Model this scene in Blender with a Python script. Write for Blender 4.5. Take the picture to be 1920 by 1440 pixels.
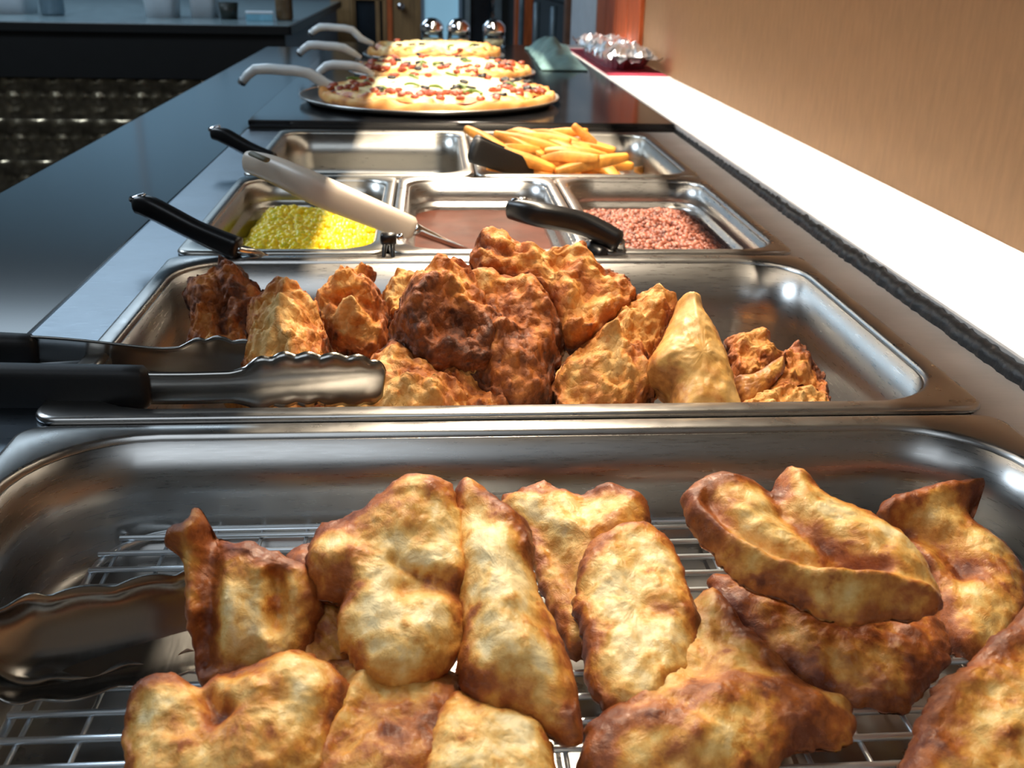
import bpy, bmesh, math, random
import numpy as np
from mathutils import Vector, Matrix, noise
random.seed(7)
for o in list(bpy.data.objects): bpy.data.objects.remove(o)
scene = bpy.context.scene
C = scene.collection
PI = math.pi

# ------------------------------------------------------------------ camera
F_PX = 1925.59
CAM = Vector((0.21516, -0.51245, 0.23364))
PITCH, YAW, ROLL = 0.39187, 0.08168, 0.02135
_f = Vector((math.sin(YAW)*math.cos(PITCH), math.cos(YAW)*math.cos(PITCH), -math.sin(PITCH)))
_r0 = Vector((math.cos(YAW), -math.sin(YAW), 0)); _u0 = _r0.cross(_f)
_r = math.cos(ROLL)*_r0 + math.sin(ROLL)*_u0
_u = -math.sin(ROLL)*_r0 + math.cos(ROLL)*_u0
cd = bpy.data.cameras.new('camera'); cam = bpy.data.objects.new('camera', cd); C.objects.link(cam)
cd.sensor_width = 36; cd.lens = F_PX/1920*36; cd.clip_start = 0.01
cam.matrix_world = Matrix(((_r.x, _u.x, -_f.x, CAM.x), (_r.y, _u.y, -_f.y, CAM.y), (_r.z, _u.z, -_f.z, CAM.z), (0, 0, 0, 1)))
cd.dof.use_dof = True; cd.dof.focus_distance = 0.56; cd.dof.aperture_fstop = 18
scene.camera = cam

def at(u, v, x=None, y=None, z=None):
    d = _f + _r*((u-960)/F_PX) + _u*((720-v)/F_PX)
    if z is not None: t = (z-CAM.z)/d.z
    elif y is not None: t = (y-CAM.y)/d.y
    else: t = (x-CAM.x)/d.x
    return CAM + d*t

# ------------------------------------------------------------------ world and lights
scene.view_settings.view_transform = 'Standard'; scene.view_settings.look = 'None'
scene.view_settings.gamma = 1; scene.view_settings.use_curve_mapping = False
scene.view_settings.exposure = 0.0
w = bpy.data.worlds.new('room_air'); scene.world = w; w.use_nodes = True
w.node_tree.nodes['Background'].inputs[0].default_value = (0.55, 0.72, 0.85, 1)
w.node_tree.nodes['Background'].inputs[1].default_value = 0.10

def area(name, loc, sx, sy, power, col, rot=(0, 0, 0), spread=180):
    l = bpy.data.lights.new(name, 'AREA'); l.shape = 'RECTANGLE'; l.size = sx; l.size_y = sy
    l.energy = power; l.color = col; l.spread = math.radians(spread)
    o = bpy.data.objects.new(name, l); C.objects.link(o); o.location = loc; o.rotation_euler = rot
    return o
WARM = (1.0, 0.84, 0.64)
area('heat_lamp_light', (0.2955, 0.56, 0.615), 0.014, 0.98, 17.5, WARM)
area('heat_lamp_pizza_light', (0.2955, 1.70, 0.615), 0.014, 1.20, 17, (1.0, 0.86, 0.68))
area('shelf_light', (0.648, 0.75, 0.62), 0.02, 3.2, 6.0, (1.0, 0.90, 0.80), spread=26)
area('bar_fill_light', (-1.9, 1.3, 1.66), 1.2, 1.2, 55, (0.72, 0.86, 1.0))  # unseen fill, added to brighten the bar front and tubs
area('rear_fill_light', (-0.5, -1.5, 1.66), 1.6, 1.6, 15, (0.80, 0.90, 1.0))  # added fill behind the camera, lifts the back walls of the pans
area('dining_room_light', (-1.5, 4.3, 1.66), 1.8, 1.6, 40, (0.66, 0.84, 1.0))

# ------------------------------------------------------------------ material helpers
def lin(c):
    f = lambda a: a/12.92 if a <= 0.04045 else ((a+0.055)/1.055)**2.4
    return tuple(f(x/255) for x in c[:3]) + (1,)
def nodes(name):
    m = bpy.data.materials.new(name); m.use_nodes = True
    nt = m.node_tree; return m, nt, nt.nodes['Principled BSDF']
def link(nt, a, b): nt.links.new(a, b)
def noise_node(nt, scale, detail=4, rough=0.55, coord='Object', stretch=None):
    tc = nt.nodes.new('ShaderNodeTexCoord'); n = nt.nodes.new('ShaderNodeTexNoise')
    n.inputs['Scale'].default_value = scale; n.inputs['Detail'].default_value = detail; n.inputs['Roughness'].default_value = rough
    if stretch:
        mp = nt.nodes.new('ShaderNodeMapping'); mp.inputs['Scale'].default_value = stretch
        link(nt, tc.outputs[coord], mp.inputs['Vector']); link(nt, mp.outputs[0], n.inputs['Vector'])
    else: link(nt, tc.outputs[coord], n.inputs['Vector'])
    return n
def ramp(nt, src, stops):
    r = nt.nodes.new('ShaderNodeValToRGB'); e = r.color_ramp.elements
    while len(e) < len(stops): e.new(0.5)
    for k, (p, c) in enumerate(stops): e[k].position = p; e[k].color = lin(c) if not isinstance(c, float) else (c, c, c, 1)
    link(nt, src, r.inputs[0]); return r
def bump(nt, p, src, strength, dist=0.001):
    b = nt.nodes.new('ShaderNodeBump'); b.inputs['Strength'].default_value = strength; b.inputs['Distance'].default_value = dist
    link(nt, src, b.inputs['Height'])
    prev = p.inputs['Normal'].links
    if prev: link(nt, prev[0].from_socket, b.inputs['Normal'])
    link(nt, b.outputs[0], p.inputs['Normal'])
def mat(name, col, rough=0.5, metal=0.0, var=0.12, scale=20, bmp=0, bscale=None, spec=0.5, coat=0, stretch=None):
    m, nt, p = nodes(name)
    n = noise_node(nt, scale, stretch=stretch)
    lo = tuple(max(0, c*(1-var)) for c in col); hi = tuple(min(255, c*(1+var)) for c in col)
    r = ramp(nt, n.outputs[0], [(0.3, lo), (0.7, hi)]); link(nt, r.outputs[0], p.inputs['Base Color'])
    p.inputs['Roughness'].default_value = rough; p.inputs['Metallic'].default_value = metal
    p.inputs['Specular IOR Level'].default_value = spec; p.inputs['Coat Weight'].default_value = coat
    if bmp:
        b = noise_node(nt, bscale or scale*4); bump(nt, p, b.outputs[0], bmp)
    return m
def steel(name, col, rough, stretch, var=0.03):
    m, nt, p = nodes(name)
    n = noise_node(nt, 60, 3, stretch=stretch)
    c = noise_node(nt, 9, 4)
    r = ramp(nt, c.outputs[0], [(0.3, tuple(x*(1-var) for x in col)), (0.7, tuple(min(255, x*(1+var)) for x in col))])
    link(nt, r.outputs[0], p.inputs['Base Color']); p.inputs['Metallic'].default_value = 1
    rr = ramp(nt, n.outputs[0], [(0.3, rough*0.9), (0.7, rough*1.12)]); link(nt, rr.outputs[0], p.inputs['Roughness'])
    return m

M = {}
M['pan'] = steel('brushed_pan_steel', (178, 176, 173), 0.29, (1, 1, 14))
M['pan2'] = steel('worn_pan_steel', (178, 176, 170), 0.30, (1, 1, 14))
M['deck'] = steel('table_deck_steel', (176, 172, 168), 0.44, (1, 14, 1), 0.08)
M['lip'] = steel('table_lip_steel', (132, 142, 152), 0.30, (1, 14, 1), 0.08)
M['polish'] = steel('polished_steel', (205, 208, 210), 0.12, (14, 1, 1))
M['tong'] = steel('tong_steel', (158, 156, 152), 0.22, (14, 1, 1))
M['wire'] = steel('rack_wire_chrome', (228, 236, 242), 0.42, (1, 1, 1))
M['black_plastic'] = mat('black_plastic', (16, 16, 18), 0.32, var=0.2, bmp=0.05, bscale=300)
M['grip'] = mat('black_rubber_grip', (13, 13, 14), 0.55, var=0.2, bmp=0.1, bscale=400)
M['cream_plastic'] = mat('cream_plastic', (205, 190, 172), 0.38, var=0.04, bmp=0.03, bscale=200)
M['dark_slot'] = mat('slot_shadow_plastic', (96, 92, 74), 0.6)
M['black_stone'] = mat('black_polished_counter', (16, 20, 24), 0.12, var=0.25, scale=140, spec=0.22)
M['black_glass'] = mat('black_glass_shelf', (24, 24, 26), 0.13, var=0.3, scale=12, spec=0.6)
M['black_edge'] = mat('black_shelf_edge', (10, 10, 11), 0.5)
M['laminate'] = mat('white_laminate', (236, 232, 226), 0.42, var=0.02, scale=300)
M['sealant'] = mat('black_sealant', (11, 11, 12), 0.42, var=0.4, scale=90, bmp=0.6, bscale=220)
M['wall_tan'] = mat('tan_wall_paint', (168, 133, 97), 0.62, var=0.035, scale=25, bmp=0.08, bscale=160, stretch=(1, 4, 1))
M['wood'] = mat('orange_wood', (188, 92, 44), 0.42, var=0.22, scale=14, stretch=(6, 6, 0.6))
M['wood_tan'] = mat('tan_wood', (140, 108, 68), 0.5, var=0.15, scale=10, stretch=(6, 6, 0.5))
M['pale_column'] = mat('pale_painted_column', (196, 204, 212), 0.5, var=0.03)
M['brown_edge'] = mat('brown_post', (98, 66, 48), 0.5)
M['wall_grey'] = mat('grey_blue_wall', (92, 104, 112), 0.7, var=0.05, scale=4)
M['wall_left'] = mat('dim_wall_paint', (120, 116, 108), 0.8, var=0.06, scale=3)
M['floor'] = mat('dark_floor_tile', (52, 48, 46), 0.45, var=0.2, scale=6)
M['ceiling'] = mat('ceiling_panel', (120, 118, 114), 0.85, var=0.04)
M['bar_top'] = mat('bar_top_laminate', (120, 138, 144), 0.16, var=0.12, scale=18)
M['bar_black'] = mat('bar_black_trim', (14, 15, 16), 0.4)
M['bar_side'] = mat('blue_grey_bar_side', (118, 138, 156), 0.5, var=0.06, scale=6)
M['tin'] = mat('embossed_tin', (128, 118, 100), 0.26, metal=1.0, var=0.35, scale=16)
M['white_tub'] = mat('white_tub_plastic', (206, 214, 220), 0.4, var=0.03)
M['gravy'] = mat('brown_gravy', (80, 44, 32), 0.55, spec=0.06, var=0.16, scale=26, bmp=0.10, bscale=40)
M['fry'] = mat('fried_potato', (208, 140, 60), 0.5, var=0.26, scale=38, bmp=0.3, bscale=240)
M['pepper'] = mat('green_pepper', (98, 122, 44), 0.4, var=0.2)
M['olive'] = mat('black_olive', (30, 26, 26), 0.35)
M['pepperoni'] = mat('browned_sausage', (150, 66, 38), 0.42, var=0.2, scale=60)
M['crust'] = mat('baked_crust', (206, 140, 74), 0.6, var=0.22, scale=34, bmp=0.5, bscale=120)
M['sauce'] = mat('tomato_sauce', (172, 62, 30), 0.4, var=0.2, scale=60)
M['aluminium'] = mat('pizza_pan_aluminium', (200, 200, 198), 0.3, metal=1, var=0.04)
M['foil'] = mat('crumpled_foil', (232, 232, 234), 0.30, metal=1, var=0.03)
M['red_mat'] = mat('red_paper', (156, 40, 62), 0.6, var=0.08)
M['teal_cloth'] = mat('teal_cloth', (116, 152, 152), 0.75, var=0.12, scale=20, bmp=0.3, bscale=120)
M['server'] = mat('pale_glossy_handle', (236, 246, 252), 0.14, var=0.04, coat=0.5)
M['chrome'] = mat('chrome_cap', (225, 225, 228), 0.08, metal=1, var=0.02)
M['dark_pane'] = mat('dark_window_glass', (30, 36, 42), 0.1, var=0.3, scale=5)
M['chair'] = mat('grey_blue_chair_metal', (118, 138, 150), 0.35, metal=0.4, var=0.06)
M['cup_dark'] = mat('dark_cup', (40, 44, 38), 0.4)
M['blue_box'] = mat('blue_box_card', (130, 190, 214), 0.35, var=0.1)
M['bottle_brown'] = mat('brown_bottle', (104, 84, 60), 0.25)
M['pan_residue'] = mat('cream_residue', (226, 214, 178), 0.5, var=0.08, scale=80)

def glass_mat():
    m, nt, p = nodes('clear_glass'); p.inputs['Base Color'].default_value = (0.86, 0.92, 0.94, 1)
    p.inputs['Roughness'].default_value = 0.04; p.inputs['Transmission Weight'].default_value = 1; p.inputs['IOR'].default_value = 1.3
    return m
M['glass'] = glass_mat()
def emit(name, col, s):
    m, nt, p = nodes(name)
    n = noise_node(nt, 1.2, 2); r = ramp(nt, n.outputs[0], [(0.3, tuple(c*0.85 for c in col)), (0.7, col)])
    link(nt, r.outputs[0], p.inputs['Emission Color']); p.inputs['Emission Strength'].default_value = s
    link(nt, r.outputs[0], p.inputs['Base Color']); return m
M['daylight'] = emit('daylight_window', (176, 214, 236), 0.13)
M['door_glass'] = emit('daylight_door', (132, 178, 202), 0.75)
M['lamp_tube'] = emit('lamp_tube_glow', (255, 214, 160), 4.0)

def fried(name, stops, crumb, bs, rough=0.42, nscale=46, bk=1.0):
    m, nt, p = nodes(name)
    a = nt.nodes.new('ShaderNodeAttribute'); a.attribute_name = 'crisp'
    n = noise_node(nt, nscale, 6, 0.62); n2 = noise_node(nt, nscale*5, 3, 0.6)
    mx = nt.nodes.new('ShaderNodeMath'); mx.operation = 'MULTIPLY_ADD'; mx.inputs[1].default_value = 0.95
    sb = nt.nodes.new('ShaderNodeMath'); sb.operation = 'ADD'; sb.inputs[1].default_value = -0.77
    link(nt, n.outputs[0], mx.inputs[0]); link(nt, a.outputs['Fac'], mx.inputs[2])
    m2 = nt.nodes.new('ShaderNodeMath'); m2.operation = 'MULTIPLY_ADD'; m2.inputs[1].default_value = 0.45
    link(nt, n2.outputs[0], m2.inputs[0]); link(nt, mx.outputs[0], m2.inputs[2])
    sp = noise_node(nt, nscale*2.3, 4, 0.6); sr = ramp(nt, sp.outputs[0], [(0.58, 0.0), (0.70, 0.22)])
    m3 = nt.nodes.new('ShaderNodeMath'); m3.operation = 'ADD'; link(nt, m2.outputs[0], m3.inputs[0]); link(nt, sr.outputs[0], m3.inputs[1])
    link(nt, m3.outputs[0], sb.inputs[0])
    r = ramp(nt, sb.outputs[0], stops); link(nt, r.outputs[0], p.inputs['Base Color'])
    rr = ramp(nt, n2.outputs[0], [(0.3, rough*0.7), (0.7, rough*1.5)]); link(nt, rr.outputs[0], p.inputs['Roughness'])
    p.inputs['Specular IOR Level'].default_value = 0.45
    b1 = noise_node(nt, bs, 6, 0.7); b1.inputs['Distortion'].default_value = 1.1; bump(nt, p, b1.outputs[0], 0.85*bk, 0.0026*bk)
    b2 = noise_node(nt, bs*4, 3, 0.6); bump(nt, p, b2.outputs[0], 0.5*bk, 0.0006)
    if crumb:
        tc = nt.nodes.new('ShaderNodeTexCoord'); v = nt.nodes.new('ShaderNodeTexVoronoi'); v.inputs['Scale'].default_value = crumb
        link(nt, tc.outputs['Object'], v.inputs['Vector']); bump(nt, p, v.outputs['Distance'], 0.8, -0.0030)
    return m
M['fillet'] = fried('golden_fried_batter', [(0.0, (246, 226, 174)), (0.25, (234, 194, 118)), (0.46, (214, 152, 70)), (0.70, (170, 96, 42)), (1.0, (112, 54, 26))], 0, 150, 0.36, bk=0.62)
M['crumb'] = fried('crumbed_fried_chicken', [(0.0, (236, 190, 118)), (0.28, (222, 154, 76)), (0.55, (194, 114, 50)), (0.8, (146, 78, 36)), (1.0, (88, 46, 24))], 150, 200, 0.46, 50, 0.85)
M['skin'] = fried('smooth_fried_skin', [(0.0, (230, 190, 124)), (0.35, (214, 164, 90)), (0.65, (184, 122, 58)), (1.0, (120, 66, 32))], 0, 120, 0.4, bk=0.4)

def attr_mat(name, stops, rough, bs=300, spec=0.5):
    m, nt, p = nodes(name)
    a = nt.nodes.new('ShaderNodeAttribute'); a.attribute_name = 'crisp'
    r = ramp(nt, a.outputs['Fac'], stops); link(nt, r.outputs[0], p.inputs['Base Color'])
    p.inputs['Roughness'].default_value = rough; p.inputs['Specular IOR Level'].default_value = spec
    b = noise_node(nt, bs); bump(nt, p, b.outputs[0], 0.2); return m
M['corn'] = attr_mat('sweetcorn', [(0.0, (250, 214, 20)), (0.55, (244, 222, 40)), (0.75, (206, 208, 44)), (1.0, (168, 184, 60))], 0.3)
M['meat'] = attr_mat('ground_meat', [(0.0, (178, 110, 86)), (0.5, (142, 78, 58)), (1.0, (92, 48, 37))], 0.45)
M['cheese'] = attr_mat('melted_cheese', [(0.0, (250, 240, 206)), (0.5, (244, 224, 164)), (0.8, (226, 172, 92)), (1.0, (184, 96, 44))], 0.42)
M['crust_a'] = attr_mat('pizza_crust', [(0.0, (232, 190, 120)), (0.5, (212, 146, 74)), (1.0, (150, 84, 40))], 0.6)

# ------------------------------------------------------------------ object helpers
def link_obj(name, me, material, parent=None):
    o = bpy.data.objects.new(name, me); C.objects.link(o)
    if material and not me.materials: me.materials.append(material)
    if parent: o.parent = parent
    return o
def tag(o, label=None, cat=None, group=None, kind=None):
    if label: o['label'] = label
    if cat: o['category'] = cat
    if group: o['group'] = group
    if kind: o['kind'] = kind
    return o
def empty(name, loc=(0, 0, 0), rz=0):
    o = bpy.data.objects.new(name, None); C.objects.link(o); o.location = loc; o.rotation_euler = (0, 0, rz)
    o.empty_display_size = 0.02; return o
def mesh(name, V, Fc, smooth=True, crisp=None):
    me = bpy.data.meshes.new(name); me.from_pydata([tuple(v) for v in V], [], Fc); me.update()
    if smooth: me.polygons.foreach_set('use_smooth', [True]*len(me.polygons))
    if crisp is not None:
        a = me.attributes.new('crisp', 'FLOAT', 'POINT'); a.data.foreach_set('value', [float(min(1, max(0, c))) for c in crisp])
    return me
def fix_normals(me):
    bm = bmesh.new(); bm.from_mesh(me); bmesh.ops.recalc_face_normals(bm, faces=bm.faces); bm.to_mesh(me); bm.free(); return me
def boxes(name, bs, bevel=0.0, seg=2):
    """bs: list of (x0,x1,y0,y1,z0,z1); bevelled boxes in one mesh"""
    bm = bmesh.new()
    for (x0, x1, y0, y1, z0, z1) in bs:
        r = bmesh.ops.create_cube(bm, size=1)
        for v in r['verts']:
            v.co = Vector((x0 if v.co.x < 0 else x1, y0 if v.co.y < 0 else y1, z0 if v.co.z < 0 else z1))
    if bevel: bmesh.ops.bevel(bm, geom=list(bm.edges), offset=bevel, segments=seg, affect='EDGES', profile=0.6)
    me = bpy.data.meshes.new(name); bm.to_mesh(me); bm.free(); return me
def part_box(name, parent, m, b, bevel=0.0): return link_obj(name, boxes(name, [b], bevel), m, parent)
def struct(name, b, m, bevel=0.0):
    return tag(link_obj(name, boxes(name, [b], bevel), m), kind='structure')
def smooth_path(P, n):
    P = [Vector(p) for p in P]; out = []
    for i in range(len(P)-1):
        p0 = P[max(0, i-1)]; p1 = P[i]; p2 = P[i+1]; p3 = P[min(len(P)-1, i+2)]
        for k in range(n):
            t = k/n; out.append(0.5*((2*p1)+(p2-p0)*t+(2*p0-5*p1+4*p2-p3)*t*t+(3*p1-p0-3*p2+p3)*t**3))
    out.append(P[-1]); return out
def lerp_list(L, n):
    out = []
    for i in range(n):
        t = i/(n-1)*(len(L)-1); k = min(int(t), len(L)-2); out.append(L[k]+(L[k+1]-L[k])*(t-k))
    return out
def tube_mesh(name, path, radii, seg=12, flat=1.0, up=Vector((0, 0, 1)), n=6, power=1.0):
    """swept rounded section: half-height radii along 'up', half-width radii*flat sideways"""
    P = smooth_path(path, n) if n > 1 else [Vector(p) for p in path]
    R = lerp_list(radii, len(P)); V = []; Fc = []
    for i, p in enumerate(P):
        t = (P[min(i+1, len(P)-1)]-P[max(i-1, 0)]).normalized()
        s = t.cross(up); s = s.normalized() if s.length > 1e-6 else Vector((1, 0, 0)); q = s.cross(t).normalized()
        for k in range(seg):
            a = 2*PI*k/seg; ca, sa = math.cos(a), math.sin(a)
            ca = math.copysign(abs(ca)**power, ca); sa = math.copysign(abs(sa)**power, sa)
            V.append(p + s*(ca*R[i]*flat) + q*(sa*R[i]))
    L = len(P)
    for i in range(L-1):
        for k in range(seg):
            Fc.append((i*seg+k, i*seg+(k+1) % seg, (i+1)*seg+(k+1) % seg, (i+1)*seg+k))
    for e, i in ((0, 0), (1, L-1)):
        c = sum((V[i*seg+k] for k in range(seg)), Vector())/seg
        t = (P[1]-P[0]).normalized()*-1 if e == 0 else (P[-1]-P[-2]).normalized()
        ring = []
        for k in range(seg):
            V.append(c+(V[i*seg+k]-c)*0.72+t*R[i]*0.28); ring.append(len(V)-1)
        V.append(c+t*R[i]*0.36); ci = len(V)-1
        for k in range(seg):
            Fc.append((i*seg+k, i*seg+(k+1) % seg, ring[(k+1) % seg], ring[k])); Fc.append((ring[k], ring[(k+1) % seg], ci))
    return fix_normals(mesh(name, V, Fc))
def lathe(name, prof, seg=32):
    V = []; Fc = []
    for (r, z) in prof:
        for k in range(seg): a = 2*PI*k/seg; V.append((max(r, 1e-5)*math.cos(a), max(r, 1e-5)*math.sin(a), z))
    for i in range(len(prof)-1):
        for k in range(seg): Fc.append((i*seg+k, i*seg+(k+1) % seg, (i+1)*seg+(k+1) % seg, (i+1)*seg+k))
    return mesh(name, V, Fc)

# ------------------------------------------------------------------ the room
WX = 0.716
struct('wall_right', (WX, WX+0.12, -3, 3.30, -0.9, 1.7), M['wall_tan'])
struct('wall_left', (-3.7, -3.6, -3, 6.1, -0.9, 1.7), M['wall_left'])
struct('wall_back', (-3.7, 3.0, 6.0, 6.1, -0.9, 1.7), M['wall_grey'])
struct('wall_front', (-3.7, 3.0, -3.1, -3.0, -0.9, 1.7), M['wall_left'])
struct('wall_side_far', (2.9, 3.0, 3.3, 6.0, -0.9, 1.7), M['wall_left'])
struct('floor', (-3.7, 3.0, -3.1, 6.1, -1.0, -0.9), M['floor'])
struct('ceiling', (-3.7, 3.0, -3.1, 6.1, 1.7, 1.8), M['ceiling'])
# orange boards on the end of the right wall, pale pilaster behind them
t1 = empty('trim_1', (WX-0.011, 2.0, 0)); tag(t1, kind='structure')
for k in range(4):
    part_box('board', t1, M['wood'], (0, 0.011, 0.02+k*0.168, 0.02+k*0.168+0.162, -0.9, 1.7), 0.002)
struct('trim_2', (WX-0.012, WX+0.12, 2.70, 3.27, -0.9, 1.7), M['pale_column'], 0.004)
struct('trim_3', (WX-0.03, WX+0.12, 3.27, 3.34, -0.9, 1.7), M['brown_edge'], 0.004)
# window high on the back wall over the bar (lights the bar and the steel)
w1 = empty('window_1', (-1.55, 5.99, 0.95)); tag(w1, kind='structure')
link_obj('window_frame', boxes('window_frame', [(-1.1, 1.1, -0.03, 0.0, -0.62, -0.56), (-1.1, 1.1, -0.03, 0, 0.56, 0.62), (-1.1, -1.04, -0.03, 0, -0.56, 0.56), (1.04, 1.1, -0.03, 0, -0.56, 0.56), (-0.02, 0.02, -0.03, 0, -0.56, 0.56)]), M['pale_column'], w1)
for s in (-1, 1): part_box('pane', w1, M['daylight'], (s*0.53-0.51, s*0.53+0.51, -0.012, -0.004, -0.56, 0.56))
# things on the back wall: panelled wood, a dark paned window, a daylit door
def back(u0, u1, y=5.97): return at(u0, 40, y=y).x, at(u1, 40, y=y).x
x0, x1 = back(622, 664); struct('trim_4', (x0, x1, 5.93, 6.0, -0.9, 1.2), M['wood_tan'], 0.004)
x0, x1 = back(664, 722)
w2 = empty('window_2', ((x0+x1)/2, 5.96, 0)); tag(w2, kind='structure'); hw = (x1-x0)/2
zs = [-0.55, -0.27, 0.01, 0.29, 0.57]
link_obj('window_frame', boxes('window_frame', [(-hw, hw, -0.02, 0.03, z-0.012, z+0.012) for z in zs]+[(x-0.012, x+0.012, -0.02, 0.03, -0.55, 0.57) for x in (-hw, hw*0.55, hw)]), M['wood_tan'], w2)
for k in range(4):
    part_box('pane', w2, M['dark_pane'], (-hw+0.012, hw*0.55-0.012, 0, 0.008, zs[k]+0.012, zs[k+1]-0.012))
    part_box('pane', w2, M['dark_pane'], (hw*0.55+0.012, hw-0.012, 0, 0.008, zs[k]+0.012, zs[k+1]-0.012))
x0, x1 = back(736, 790, 5.9)
d1 = empty('door_1', (x0, 5.9, -0.9)); tag(d1, kind='structure')
part_box('door_leaf', d1, M['wood_tan'], (0, x1-x0, 0, 0.06, 0, 2.1), 0.004)
part_box('door_casing', d1, M['wood'], (-0.03, 0.0, -0.01, 0.06, 0, 2.15), 0.004)
link_obj('door_knob', tube_mesh('door_knob', [(0.05, 0, 0.87), (0.05, -0.05, 0.87)], [0.012, 0.022], 12, n=3), M['chrome'], d1)
x0, x1 = back(790, 866, 5.9)
d2 = empty('door_2', (x0, 5.9, -0.9)); tag(d2, kind='structure')
link_obj('door_frame', boxes('door_frame', [(0, 0.02, 0, 0.05, 0, 2.1), (x1-x0-0.02, x1-x0, 0, 0.05, 0, 2.1), (0, x1-x0, 0, 0.05, 2.1, 2.15), (0, x1-x0, 0, 0.05, 0, 0.25)]), M['bar_side'], d2)
part_box('pane', d2, M['door_glass'], (0.02, x1-x0-0.02, 0.015, 0.03, 0.25, 2.1))
x0, x1 = back(872, 940, 5.9)
d3 = empty('door_3', (x0, 5.9, -0.9)); tag(d3, kind='structure')
part_box('door_leaf', d3, M['dark_pane'], (0.03, x1-x0-0.04, 0.02, 0.06, 0, 2.1))
part_box('door_casing', d3, M['chair'], (0, 0.03, 0, 0.06, 0, 2.1)); part_box('door_casing', d3, M['chair'], (x1-x0-0.04, x1-x0, 0, 0.06, 0, 2.1))
link_obj('push_bar', tube_mesh('push_bar', [(0.16, 0.02, 0.7), (0.16, -0.05, 0.72), (0.16, -0.05, 1.1), (0.16, 0.02, 1.12)], [0.012]*4, 8), M['chrome'], d3)
x0, x1 = back(966, 1000, 5.2); struct('trim_5', (x0, x1, 5.2, 5.3, -0.9, 1.7), M['wood'], 0.006)

# ------------------------------------------------------------------ bar across the aisle
BY = 3.50; BX1 = -0.30; BX0 = -3.0
bar = empty('bar_counter', (0, BY, -0.9))
tag(bar, 'dark bar with pale top and embossed tin front across the aisle', 'bar counter')
part_box('counter_top', bar, M['bar_top'], (BX0, BX1, 0, 2.3, 0.872, 0.895), 0.004)
link_obj('top_edge', boxes('top_edge', [(BX0, BX1+0.006, -0.008, 0.002, 0.862, 0.893), (BX1-0.002, BX1+0.008, -0.008, 2.3, 0.862, 0.893)], 0.002), M['bar_black'], bar)
part_box('side_panel', bar, M['bar_side'], (BX1-0.04, BX1-0.02, 0.05, 2.28, 0, 0.862))
part_box('upper_panel', bar, M['bar_black'], (BX0, BX1-0.02, 0.02, 0.05, 0.70, 0.862))
part_box('carcass', bar, M['bar_black'], (BX0, BX1-0.04, 0.09, 2.28, 0, 0.862))
# embossed tin tiles, one object each
TS = 0.155
def tin_mesh():
    n = 14; V = []; Fc = []
    for j in range(n+1):
        for i in range(n+1):
            x = i/n*2-1; z = j/n*2-1; r = math.hypot(x, z); a = math.atan2(z, x)
            h = 0.010*math.exp(-(r/0.22)**2) + 0.007*max(0, math.cos(4*a))*math.exp(-((r-0.62)/0.22)**2) - 0.005*math.exp(-((r-0.40)/0.08)**2)
            for cx in (-1, 1):
                for cz in (-1, 1): h += 0.008*math.exp(-(((x-cx)**2+(z-cz)**2)/0.10))
            if j in (0, n): h = -0.002
            V.append((x*TS/2, -h, z*TS/2))
    for j in range(n):
        for i in range(n): k = j*(n+1)+i; Fc.append((k, k+1, k+n+2, k+n+1))
    return mesh('tin_tile', V, Fc)
tm = tin_mesh()
for j in range(5):
    for i in range(17):
        x = BX1-0.03-TS/2-i*TS; z = 0.70-TS/2-j*TS
        if z-TS/2 < -0.01: continue
        t = link_obj('tin_tile', tm, M['tin'], bar); t.location = (x, 0.045, z)
def tub(u0, u1, v, label, h=0.20, dep=0.16):
    a = at(u0, v, z=-0.005); b = at(u1, v, z=-0.005); cx = (a.x+b.x)/2; wd = (b.x-a.x)/2*0.94
    y = max(a.y, BY+0.06)+dep/2
    t = empty('white_tub', (cx, y, -0.005)); tag(t, label, 'tub', 'white tubs on the bar')
    V = []; Fc = []; prof = [(0.86, 0), (0.94, 0.5), (1.08, 1.0), (1.03, 1.0), (0.9, 0.5), (0.82, 0.04)]
    for (s, hh) in prof:
        for k in range(24):
            q = 2*PI*k/24; cx_, sy_ = math.cos(q), math.sin(q)
            cx_ = math.copysign(abs(cx_)**0.4, cx_); sy_ = math.copysign(abs(sy_)**0.4, sy_)
            V.append((cx_*wd*s, sy_*dep/2*s, hh*h))
    for i in range(len(prof)-1):
        for k in range(24): Fc.append((i*24+k, i*24+(k+1) % 24, (i+1)*24+(k+1) % 24, (i+1)*24+k))
    Fc.append(tuple(range(23, -1, -1))); Fc.append(tuple(range(5*24, 6*24)))
    link_obj('tub_body', mesh('tub_body', V, Fc), M['white_tub'], t)
    rim = [(math.copysign(abs(math.cos(2*PI*k/24))**0.4, math.cos(2*PI*k/24))*wd*1.09, math.copysign(abs(math.sin(2*PI*k/24))**0.4, math.sin(2*PI*k/24))*dep/2*1.09, h) for k in range(25)]
    link_obj('rim', tube_mesh('rim', rim, [0.006]*25, 6, n=1), M['white_tub'], t)
    return t
tub(262, 338, 33, 'white tapered tub on the bar, left one of the close pair', 0.20)
tub(350, 412, 33, 'white tapered tub on the bar, right one of the close pair', 0.20, 0.13)
tub(-40, 66, 26, 'wide white tub at the far left end of the bar', 0.14, 0.2)
def small_lathe(name, label, cat, u, v, prof, m, parts=()):
    p = at(u, v, z=-0.005); o = empty(name, (p.x, p.y, -0.005)); tag(o, label, cat)
    link_obj('body', lathe('body', prof), m, o)
    for (n2, pr, m2) in parts: link_obj(n2, lathe(n2, pr), m2, o)
    return o
small_lathe('dark_cup', 'small dark cup beside the pair of white tubs on the bar', 'cup', 430, 36, [(0, 0), (0.032, 0), (0.038, 0.06), (0.036, 0.06), (0.030, 0.006), (0, 0.006)], M['cup_dark'], [('rim', [(0.0365, 0.058), (0.039, 0.06), (0.0365, 0.062)], M['cup_dark'])])
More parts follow.
